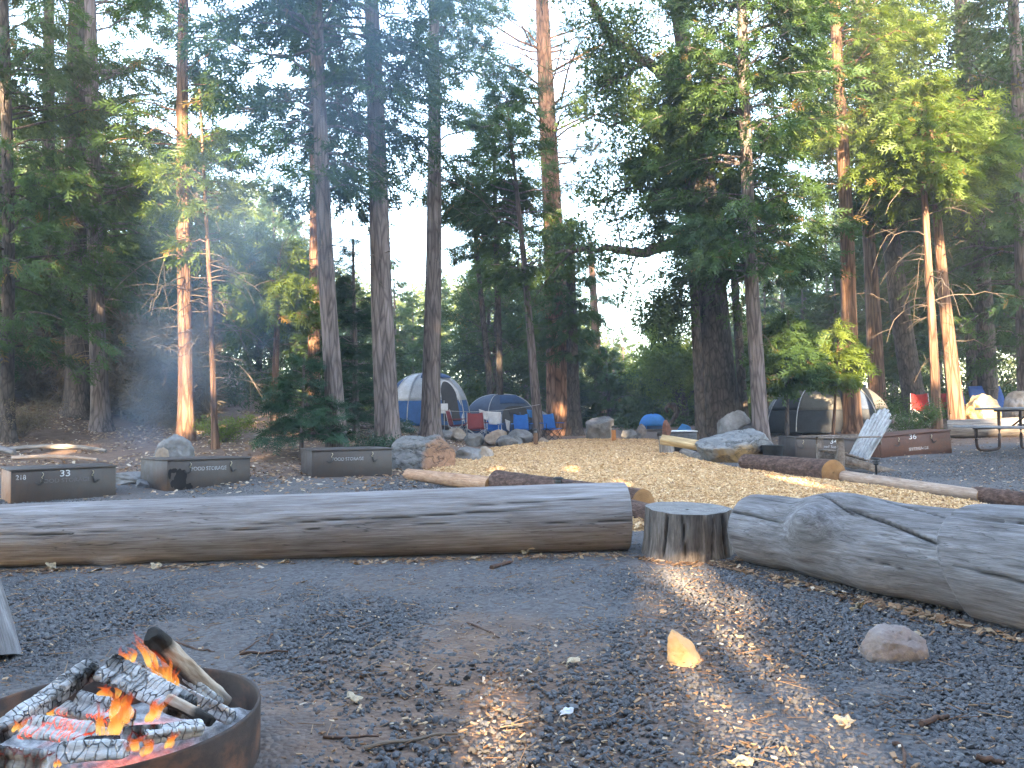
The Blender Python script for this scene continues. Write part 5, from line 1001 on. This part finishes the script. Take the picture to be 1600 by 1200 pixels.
# ================================================================ lights along the path
def path_light(label, pos, h=.2, sc=1.0):
    t = thing('path_light', label, 'garden light', pos, 0, 'path lights'); t.scale = (sc, sc, sc)
    m = MB(); lathe(m, [(0.002, h + .005), (.035, h), (.062, h - .012), (.064, h - .024), (.03, h - .026), (.002, h - .026)], 20); m.build('cap', BLACKT, t)
    m = MB(); lathe(m, [(.03, h - .026), (.032, h - .085), (.002, h - .086)], 16); m.build('lens', simple('smoked_lens', (.12, .13, .14), (.22, .23, .25), 9, rough=.2, bump=.05), t)
    m = MB(); lathe(m, [(.05, h - .052), (.052, h - .058), (.03, h - .06)], 16); lathe(m, [(.034, h - .084), (.036, h - .1), (.014, h - .105), (.012, -.06), (.002, -.06)], 12); m.build('stake', BLACKT, t); return t
path_light('black path light standing behind the long grey log', B(870, 9.0), .3); path_light('black path light beside the wooden lounge chair', B(1366, 11.9), .235, 1.05); path_light('small black path light in front of the slab boulder', tuple(G(1108, 719)), .15, 1.2)
WOODP = simple('brown_post_wood', (.09, .05, .03), (.22, .12, .07), 6, (4, 4, .6), .8, .3); WOOD_LIT = simple('lit_post_wood', (.38, .14, .04), (.6, .27, .1), 6, (4, 4, .6), .8, .3)  # the orange copy puts light falling on the far post into its wood
def post_light(label, pos, mt):
    t = thing('post_light', label, 'garden light', pos, 0, 'wooden post lights by the path'); m = MB(); cbox(m, (-.055, -.055, -.1), (.055, .055, .36), .008); m.build('post', mt, t); m = MB(); cbox(m, (-.04, -.04, .36), (.04, .04, .42), .004); m.build('lens', simple('smoked_lens', (.12, .13, .14), (.22, .23, .25), 9), t); m = MB(); lathe(m, [(.002, .475), (.04, .465), (.068, .43), (.066, .42), (.002, .42)], 16); m.build('cap', BLACKT, t); return t
post_light('brown wooden post light at the left edge of the path end', tuple(B(836, 20.3)), WOODP); post_light('wooden post light coloured as lit orange in front of the round pale boulder', tuple(B(958, 21.3)), WOOD_LIT)
# ================================================================ things at the right of the path end
fw = MB(); cbox(fw, (-.42, -.1, -.06), (.42, .1, .06), .012); o = fw.build('split_firewood', wood_mat('split_yellow_wood', (.3, .2, .09), (.48, .34, .17), (.6, .46, .27), (1.2, 9, 9), .8, .3)); o.location = tuple(P(1067, 692, 15.2)); o.rotation_euler = (.5, .16, -.35); tag(o, 'split piece of yellow firewood lying on the grey log right of the path', 'firewood')
log('stump', 'grey upright log with a curled rusty top left of the firewood', B(1041, 16.6, -.03), B(1040, 16.6, .4), .15, .15, OLDLOG, 'stump', seed=25, seg=30, S=36, bumpy=.06)
m = MB(); v, f = rock((.2, .2, .4), 404, cuts=7, rough=.14, n=4); m.add(v, f); o = m.build('rusty_burner', simple('rusted_iron', (.08, .035, .025), (.2, .09, .06), 12, rough=.9, bump=.5)); o.location = tuple(B(1041, 16.6, .39)); tag(o, 'rusty brown lump standing on the upright grey log', 'burner')
gr = thing('fire_grill', 'low dark steel fire grill with a pale top edge behind the firewood', 'grill', B(1058, 17.2)); m = MB(); cbox(m, (-.22, -.25, -.05), (.35, .3, .46), .01); m.build('fire_box', STEEL, gr); m = MB(); cbox(m, (-.26, -.27, .465), (.37, .32, .49), .006); m.build('grill_top', ALU, gr)
m = MB(); c = curve([P(1040, 672, 21), P(1052, 655, 21), P(1057, 643, 21), P(1050, 633, 21), P(1041, 637, 21), P(1043, 645, 21)], 30); tubes(m, c[None], np.interp(np.linspace(0, 1, 30), [0, .5, 1], [.05, .085, .03])[None] * (1 + .2 * vnoise(np.c_[np.arange(30) * .7, np.zeros(30), np.zeros(30)]))[None], 10, caps=True); v, f = rock((.6, .4, .4), 405, n=4); m.add(v + B(1044, 21), f); tag(m.build('root_snag', BK_DARK), 'black curling dead root rising beside the twisted oak', 'root')
lg = B(1163, 17.4, .25); log('charred_log', 'big charred hollow log end leaning between the white boulder and the brown cedar', lg + V3(-.1, -.1, -.05), lg + V3(.45, .9, .1), .27, .27, simple('charred_bark', (.012, .011, .011), (.06, .05, .045), 8, rough=.9, bump=.8), seed=26, seg=50, S=50, bumpy=.06)
tb = MB(); pts = [(0, 0, 0)]; lathe(tb, [(.002, 0), (.16, 0), (.19, .3), (.2, .31), (.17, .31), (.15, .05), (.002, .04)], 20); o = tb.build('dark_bucket', BLACKT); o.location = tuple(B(1206, 14.6)); tag(o, 'dark round bucket between the slab boulder and locker 34', 'bucket')
# shrub behind locker 36
def shrub(label, pos, w, h, n, leaf, seed):
    r = np.random.default_rng(seed); t = thing('shrub', label, 'shrub', pos, 0); m = MB(); k = 26; az = r.uniform(0, 6.28, k); l = r.uniform(.5, 1, k); s = np.linspace(0, 1, 6)
    pp = np.stack([np.cos(az)[:, None] * w * l[:, None] * s, np.sin(az)[:, None] * w * l[:, None] * s, h * r.uniform(.5, 1, k)[:, None] * s ** .7], -1); pp[:, 1:] += r.normal(0, .03, (k, 5, 3)); tubes(m, pp, np.linspace(.012, .004, 6), 4); m.build('stem', TWIG, t)
    i = r.integers(0, k, n); j = r.integers(2, 6, n); pos_ = pp[i, j] + r.normal(0, .07, (n, 3)); c = MB(); scatter_sprays(c, T_OAK, pos_, r.normal(size=(n, 3)), r.normal(size=(n, 3)), r.uniform(.08, .14, n), r.uniform(.2, .95, n)); c.build('foliage', leaf, t, smooth=False, tint=True); return t
shrub('dry pale green shrub behind the brown locker 36', B(1420, 17.2), .75, .8, 420, L_OAK, 5); shrub('small sunlit bush at the foot of the thin sapling on the left', B(350, 16.6), .7, .5, 300, L_SUN, 6); shrub('dry brown grass tuft on the bank at the far left', B(35, 17.0), .8, .7, 260, L_DRY, 7); shrub('low green bush at the foot of the broad grey stem', B(585, 15.0), .5, .45, 220, L_FIR, 8)
# ================================================================ fire ring
C0 = V3(-1.23, 2.44, 0)
RUST = NT('burnt_ring_steel'); v = RUST.coord('Object', (1, 1, 1.5)); f = RUST.noise(v, 6, 7, .7); f2 = RUST.noise(v, 24, 5, .7)
RUST.princ(RUST.mix(RUST.rng(f2, .45, .7, 0, .6), RUST.ramp(f, [(.3, (.03, .024, .022)), (.48, (.06, .04, .032)), (.58, (.15, .07, .04)), (.75, (.22, .14, .1))]), (.06, .05, .046)), RUST.rng(f, .3, .7, .6, .9), RUST.bump(f2, .3, .005), .0, .3)
ring = thing('fire_ring', 'round rusty steel fire ring half sunk in the gravel, full of burning logs', 'fire ring', tuple(C0)); R_ = .435
m = MB(); lathe(m, [(R_, -.1), (R_ + .003, .1), (R_ + .004, .165), (R_ + .002, .172), (R_ - .004, .172), (R_ - .006, .165), (R_ - .006, -.1)], 96); w_ = m.build('ring_wall', RUST.m, ring)
m = MB(); th = np.linspace(0, 2 * pi, 72, endpoint=False); rr = np.linspace(.004, R_ - .008, 34); RR, TT = np.meshgrid(rr, th, indexing='ij'); xx, yy = RR * np.cos(TT), RR * np.sin(TT)
zz = .05 + .025 * fbm(np.stack([xx * 7, yy * 7, 0 * xx], -1), 3, 4) + .07 * np.exp(-((xx - .33) ** 2 + (yy - .12) ** 2) / .012) + .03 * np.exp(-(xx ** 2 + yy ** 2) / .06); i = np.arange(34 * 72).reshape(34, 72)
m.add(np.stack([xx, yy, zz], -1), np.stack([i[:-1], i[1:], np.roll(i, -1, 1)[1:], np.roll(i, -1, 1)[:-1]], -1).reshape(-1, 4))
ASH = NT('ash_and_embers'); v = ASH.coord('Object'); n1 = ASH.noise(v, 22, 6, .7); acol = ASH.ramp(n1, [(.3, (.1, .1, .1)), (.5, (.33, .32, .32)), (.7, (.6, .59, .58))])
pr = ASH.princ(acol, .95, ASH.bump(n1, .7, .015), spec=.1); em = ASH.noise(v, 6, 5, .65); ln = ASH.n('ShaderNodeVectorMath', operation='LENGTH'); ASH.l(v, ln.inputs[0]); e = ASH.math('MULTIPLY', ASH.rng(em, .5, .66), ASH.rng(ln.outputs['Value'], .3, .12))
ASH.l(ASH.ramp(em, [(.5, (1, .06, .02)), (.7, (1, .25, .04))]), pr.inputs['Emission Color']); ASH.l(ASH.math('MULTIPLY', e, .12), pr.inputs['Emission Strength'])
m.build('ash_bed', ASH.m, ring)
# charred timber: blocks of pale ash split by black cracks, glowing where asked
def char_mat(name, glow=.0, base=0.0, seed=0):
    t = NT(name); v = t.coord('Object', (1.1, .42, .42)); w = t.n('ShaderNodeVectorMath', operation='ADD'); nz = t.n('ShaderNodeTexNoise'); nz.inputs['Scale'].default_value = 16; t.l(v, nz.inputs['Vector']); sc_ = t.n('ShaderNodeVectorMath', operation='SCALE'); t.l(nz.outputs['Color'], sc_.inputs[0]); sc_.inputs['Scale'].default_value = .035; t.l(v, w.inputs[0]); t.l(sc_.outputs[0], w.inputs[1])
    ed = t.voro(w.outputs[0], 46, 'DISTANCE_TO_EDGE', rand=.8); ed = t.rng(ed, .005, .055); n1 = t.noise(t.coord('Object', (.5, 2, 2)), 45, 5, .75); big = t.noise(v, 7, 4)
    ash = t.ramp(n1, [(.28, (.26, .25, .24)), (.5, (.48, .47, .46)), (.72, (.68, .67, .66))]); blk = t.ramp(n1, [(.3, (.012, .012, .012)), (.7, (.05, .05, .05))])
    col = t.mix(t.rng(big, .38 - base, .52 - base), blk, ash); gt = t.rng(t.noise(t.coord('Object'), 11, 3), .42, .6, 1, .25); col = t.mix(t.math('SUBTRACT', 1.0, t.math('MULTIPLY', gt, t.math('SUBTRACT', 1.0, ed))), (.015, .014, .013), col)
    p = t.princ(col, .9, t.bump(ed, 1.0, .02), spec=.1)
    if glow: g = t.math('MULTIPLY', t.math('SUBTRACT', 1.0, ed), t.rng(t.noise(t.coord('Object'), 9, 3), .46, .58)); p.inputs['Emission Color'].default_value = (1, .09, .02, 1); t.l(t.math('MULTIPLY', g, glow), p.inputs['Emission Strength'])
    return t.m
CH_A = char_mat('ashy_charred_wood', .0, .06); CH_C = char_mat('patchy_charred_wood', .0, -.03); CH_B = char_mat('black_charred_wood', .012, -.08); CH_G = char_mat('glowing_charred_wood', .22, .1)
def halfburnt(name, x0, x1, side):
    t = NT(name); o = t.n('ShaderNodeTexCoord').outputs['Object']; sp = t.n('ShaderNodeSeparateXYZ'); t.l(o, sp.inputs[0]); v = t.coord('Object', (1.5, 12, 12)); f = t.noise(v, 4, 5, .65)
    wood = t.ramp(f, [(.3, (.26, .18, .12)), (.5, (.42, .33, .25)), (.7, (.55, .47, .39))]); n = t.noise(t.coord('Object'), 14, 4)
    a = t.rng(t.math('ADD', sp.outputs['X'], t.math('MULTIPLY', t.math('SUBTRACT', n, .5), .08)), x0, x1); b = t.rng(t.math('ADD', t.math('MULTIPLY', sp.outputs['Z'], side), t.math('MULTIPLY', t.math('SUBTRACT', n, .5), .03)), .018, .03)
    k = t.math('MAXIMUM', a, b); t.princ(t.mix(k, wood, t.ramp(n, [(.3, (.012, .011, .01)), (.7, (.05, .045, .04))])), .85, t.bump(f, .4, .006), spec=.2); return t.m
def firelog(label, a, b, r0, r1, mat, seed, sq=.48, group='logs burning in the fire ring', cat='firewood', name='burning_log'):
    """split log: rounded wedge section, blocky surface"""
    a = np.asarray(a, float); b = np.asarray(b, float); L = np.linalg.norm(b - a); n, S = 70, 40; s = np.linspace(0, L, n); th = np.linspace(0, 2 * pi, S, endpoint=False); Sg, T = np.meshgrid(s, th, indexing='ij')
    wed = 1 - sq * np.abs(np.cos(1.5 * T + seed)) ** 1.5; R = (r0 + (r1 - r0) * Sg / L) * wed * (1 + .16 * fbm(np.stack([Sg * 14, np.cos(T) * 1.5 + seed, np.sin(T) * 1.5], -1), seed, 3)); cr_ = np.abs((Sg * 1 / .035 + .6 * vnoise(np.stack([np.cos(T) * 2, np.sin(T) * 2, Sg * 10], -1), seed)) % 1 - .5); R = R * (1 - (.16 if mat is not None else 0) * np.clip(1 - cr_ / .09, 0, 1) * (name == 'burning_log'))
    e = np.clip(np.minimum(Sg, L - Sg) / .008, 0, 1) ** .5; R = R * (.75 + .25 * e); v = np.stack([Sg, R * np.cos(T), R * np.sin(T)], -1); i = np.arange(n * S).reshape(n, S); m = MB(); m.add(v, np.stack([i[:-1], i[1:], np.roll(i, -1, 1)[1:], np.roll(i, -1, 1)[:-1]], -1).reshape(-1, 4))
    for q in (0, n - 1):
        c = v[q].mean(0); k = np.arange(S); f = np.stack([k, np.roll(k, -1), k * 0 + S], -1); m.add(np.vstack([v[q], c]), f[:, ::-1] if q == 0 else f)
    o = m.build(name, mat, smooth=True); o.data.set_sharp_from_angle(angle=math.radians(40)); place(o, a, b - a); return tag(o, label, cat, group)
firelog('pale split log leaning out over the ring with a blackened tip', P(352, 1098, 2.68), P(236, 990, 2.42), .029, .033, halfburnt('half_burnt_log', .345, .375, -1), 1, .22, name='firewood_log')
firelog('white ashy log sloping down to the right under the leaning pale one', P(196, 1042, 2.5), P(366, 1122, 2.42), .034, .024, CH_A, 2)
firelog('broad cracked ash grey log at the top middle of the fire', P(165, 1046, 2.42), P(300, 1112, 2.3), .05, .04, CH_C, 3)
firelog('ashy log sloping down to the left edge of the fire', P(148, 1042, 2.42), P(-12, 1150, 2.16), .04, .034, CH_C, 4)
firelog('short brown stick with a charred tip lying on the right of the fire', P(262, 1092, 2.28), P(332, 1128, 2.22), .02, .018, halfburnt('half_burnt_stick', .1, .13, -9), 5, .25, name='firewood_log')
firelog('glowing grey log across the front left of the fire', P(45, 1138, 2.14), P(142, 1150, 2.05), .036, .034, CH_G, 6)
firelog('black charred lump in the middle front of the fire', P(130, 1162, 2.0), P(186, 1158, 2.02), .022, .02, CH_B, 7)
firelog('black chunk at the right front of the fire', P(192, 1146, 2.07), P(252, 1142, 2.1), .024, .022, CH_B, 8)
firelog('thick white ash log lying low at the front of the fire', P(90, 1180, 1.96), P(200, 1172, 1.98), .03, .028, CH_A, 9)
firelog('grey log at the right front against the ring wall', P(225, 1150, 2.07), P(318, 1136, 2.16), .026, .024, CH_A, 10)
firelog('dark log with a yellow sawn end at the front left corner of the fire', P(-30, 1178, 1.93), P(80, 1188, 1.92), .034, .034, CH_B, 11)
firelog('grey rounded lump in the centre behind the flames', P(120, 1100, 2.34), P(172, 1112, 2.3), .042, .04, CH_A, 12)
firelog('glowing red log under the broad ash grey one', P(95, 1110, 2.36), P(205, 1126, 2.25), .03, .03, CH_G, 13)
firelog('thin charred log propped beneath the leaning pale one', P(290, 1055, 2.55), P(345, 1100, 2.6), .02, .018, CH_A, 14)
# flames: closed twisted tongues that only give off light
FL = NT('flame'); g = FL.n('ShaderNodeTexCoord').outputs['Generated']; sp = FL.n('ShaderNodeSeparateXYZ'); FL.l(g, sp.inputs[0]); nz = FL.noise(FL.coord('Object', (1, 1, .45)), 26, 3, .6, 1.2); hgt = FL.math('ADD', sp.outputs['Z'], FL.math('MULTIPLY', FL.math('SUBTRACT', nz, .5), .5))
emi = FL.n('ShaderNodeEmission'); FL.l(FL.ramp(hgt, [(.0, (1, .3, .05)), (.2, (1, .62, .16)), (.45, (1, .3, .05)), (.75, (1, .12, .04)), (1, (.9, .07, .04))]), emi.inputs[0]); FL.l(FL.rng(hgt, .1, .95, .11, .05), emi.inputs[1]); tr = FL.n('ShaderNodeBsdfTransparent'); mx_ = FL.n('ShaderNodeMixShader'); FL.l(FL.math('MULTIPLY', FL.rng(nz, .26, .68), FL.rng(hgt, 1.05, .3, .02, .8)), mx_.inputs[0]); FL.l(tr.outputs[0], mx_.inputs[1]); FL.l(emi.outputs[0], mx_.inputs[2]); FL.l(mx_.outputs[0], FL.out.inputs['Surface'])
def flame(label, px, py, d, w, h, lean, seed):
    h *= 1.25
    r = np.random.default_rng(seed); m = MB(); b = P(px, py, d); s = np.linspace(0, 1, 22); ph = r.uniform(0, 6)
    for k in range(5):
        o = r.normal(0, w * .28, 2); hh = h * r.uniform(.55, 1); x = o[0] + lean * hh * s ** 1.3 + w * .35 * np.sin(s * 5 + ph + k * 2) * s; y = o[1] + w * .2 * np.cos(s * 6 + ph + k) * s; p = np.stack([x, y, hh * s - .01], -1)
        rad = w * .24 * np.sin(np.clip(s * .93 + .09, 0, 1) * pi) ** .9 * (1 - .45 * s); tubes(m, p[None], np.maximum(rad, .0008)[None], 12)
    o = m.build('flame', FL.m); o.location = tuple(b); return tag(o, label, 'flame', 'flames in the fire ring')
for (lab, *a) in [('brightest yellow flame in the middle of the fire', 172, 1150, 2.1, .05, .1, .35, 1), ('tall flame licking up at the right under the leaning pale log', 255, 1075, 2.42, .045, .13, -.25, 2), ('red flame at the right of the tall one', 272, 1080, 2.4, .03, .08, .2, 3), ('small detached flame at the top by the blackened tip', 205, 1032, 2.44, .035, .05, -.25, 4), ('flame curling along the underside of the leaning pale log', 240, 1040, 2.5, .03, .1, -.6, 5), ('narrow red flame left of the brightest one', 155, 1150, 2.12, .02, .1, .05, 6), ('small orange flame at the front right', 262, 1162, 2.02, .025, .045, .5, 7), ('low orange flame between the ashy logs at the left', 92, 1112, 2.35, .04, .03, .4, 8), ('small flame in the gap under the broad ash grey log', 163, 1088, 2.4, .045, .045, .1, 9), ('orange flame over the short brown stick', 238, 1120, 2.25, .05, .06, .5, 10), ('tiny flame at the front edge of the fire', 88, 1192, 1.92, .015, .02, 0, 11), ('wide red flame above the black chunk', 190, 1120, 2.2, .06, .085, -.15, 12), ('low red glow flame at the left corner', 35, 1140, 2.16, .035, .04, .3, 13), ('small red flame at the front middle', 205, 1172, 2.0, .05, .04, .2, 14)]: flame(lab, *a)
# ================================================================ small things in the foreground
def twig(label, pts, r_, mt=TWIG, g='twigs lying in the foreground'):
    c = curve([G(u, v, .015) for u, v in pts], 14); c[:, 2] += .006 * vnoise(np.c_[np.arange(14) * .5, np.zeros(14) + r_ * 900, np.zeros(14)]); m = MB(); tubes(m, c[None], np.linspace(r_, r_ * .6, 14)[None], 6, caps=True); return tag(m.build('twig', mt), label, 'twig', g)
DTW = simple('brown_twig', (.06, .035, .025), (.16, .09, .06), 10, rough=.9)
for a in [('long reddish stick in the lower middle foreground', [(570, 1168), (640, 1155), (715, 1146)], .007, TWIG), ('dark bent twig right of the fire ring', [(375, 1021), (410, 1019), (450, 1018)], .007, DTW), ('dark twig crossing the bent one right of the fire ring', [(375, 1018), (392, 1008), (405, 1000)], .005, DTW), ('thin dark twig behind the fire ring', [(275, 1002), (310, 1014), (335, 1018)], .006, DTW), ('brown bark strip standing in the gravel right of the fire ring', [(418, 1005), (421, 996), (426, 990)], .006, DTW), ('straight pale twig in the shadow at the lower left', [(505, 1150), (550, 1150), (592, 1150)], .005, DTW), ('long thin curved twig in the middle of the gravel', [(730, 972), (755, 982), (780, 996)], .006, DTW), ('bark strip at the lower right corner', [(1440, 1132), (1465, 1122), (1482, 1118)], .011, DTW), ('bent brown twig low right', [(1396, 1160), (1412, 1170), (1413, 1198)], .007, DTW), ('reddish bark piece at the lower right corner', [(1525, 1184), (1550, 1188), (1570, 1190)], .011, DTW), ('small curled bark lying below the long grey log', [(768, 888), (785, 882), (800, 877)], .018, DTW), ('thin twig near the triangular orange stone', [(1070, 1124), (1085, 1128), (1102, 1133)], .004, TWIG)]: twig(*a)
def crumple(label, u, v, w, mt, seed, name='paper_scrap', cat='litter', g=None):
    r = np.random.default_rng(seed); n = 8; U, W = np.meshgrid(np.linspace(-1, 1, n), np.linspace(-1, 1, n), indexing='ij'); rad = 1 + .35 * vnoise(np.stack([U * 2, W * 2, 0 * U + seed], -1)); p = np.stack([U * rad * w / 2, W * rad * w / 2, .25 * w * fbm(np.stack([U * 1.6 + seed, W * 1.6, 0 * U], -1), seed, 2)], -1) @ rotm(r.uniform(.1, .6), r.uniform(-.3, .3), r.uniform(0, 6)).T; p[..., 2] -= p[..., 2].min() - .008; m = MB(); slab(m, p, .003); o = m.build(name, mt, smooth=False); o.location = tuple(G(u, v)); return tag(o, label, cat, g)
crumple('crumpled white scrap of paper on the dirt in the lower middle', 885, 1122, .045, C_WHITE, 3)
LF = simple('pale_dead_leaf', (.35, .27, .17), (.6, .5, .36), 30, rough=.8, bump=.2)
for lab, u, v, w in [('pale oak leaf beside the fire ring shadow', 552, 1098, .05), ('pale oak leaf under the long log left of the middle', 445, 884, .07), ('curled pale leaf under the long log at the left', 82, 893, .07), ('pale leaf under the long log near the small burl', 245, 890, .06), ('pale leaf at the foot of the long log right of the middle', 822, 868, .08), ('pale leaf in the right middle of the gravel', 895, 1042, .05), ('big pale leaf by the gnarled log', 1342, 958, .06), ('white leaf near the pink grey stone', 1430, 1000, .06), ('reddish pale leaf below the pink grey stone', 1320, 1136, .05), ('pale leaf beside the orange triangular stone', 1155, 1000, .03), ('yellow leaf at the bottom edge right of the middle', 1158, 1199, .05)]: crumple(lab, u, v, w, LF, int(u), 'dead_leaf', 'leaf', 'dead leaves in the foreground')
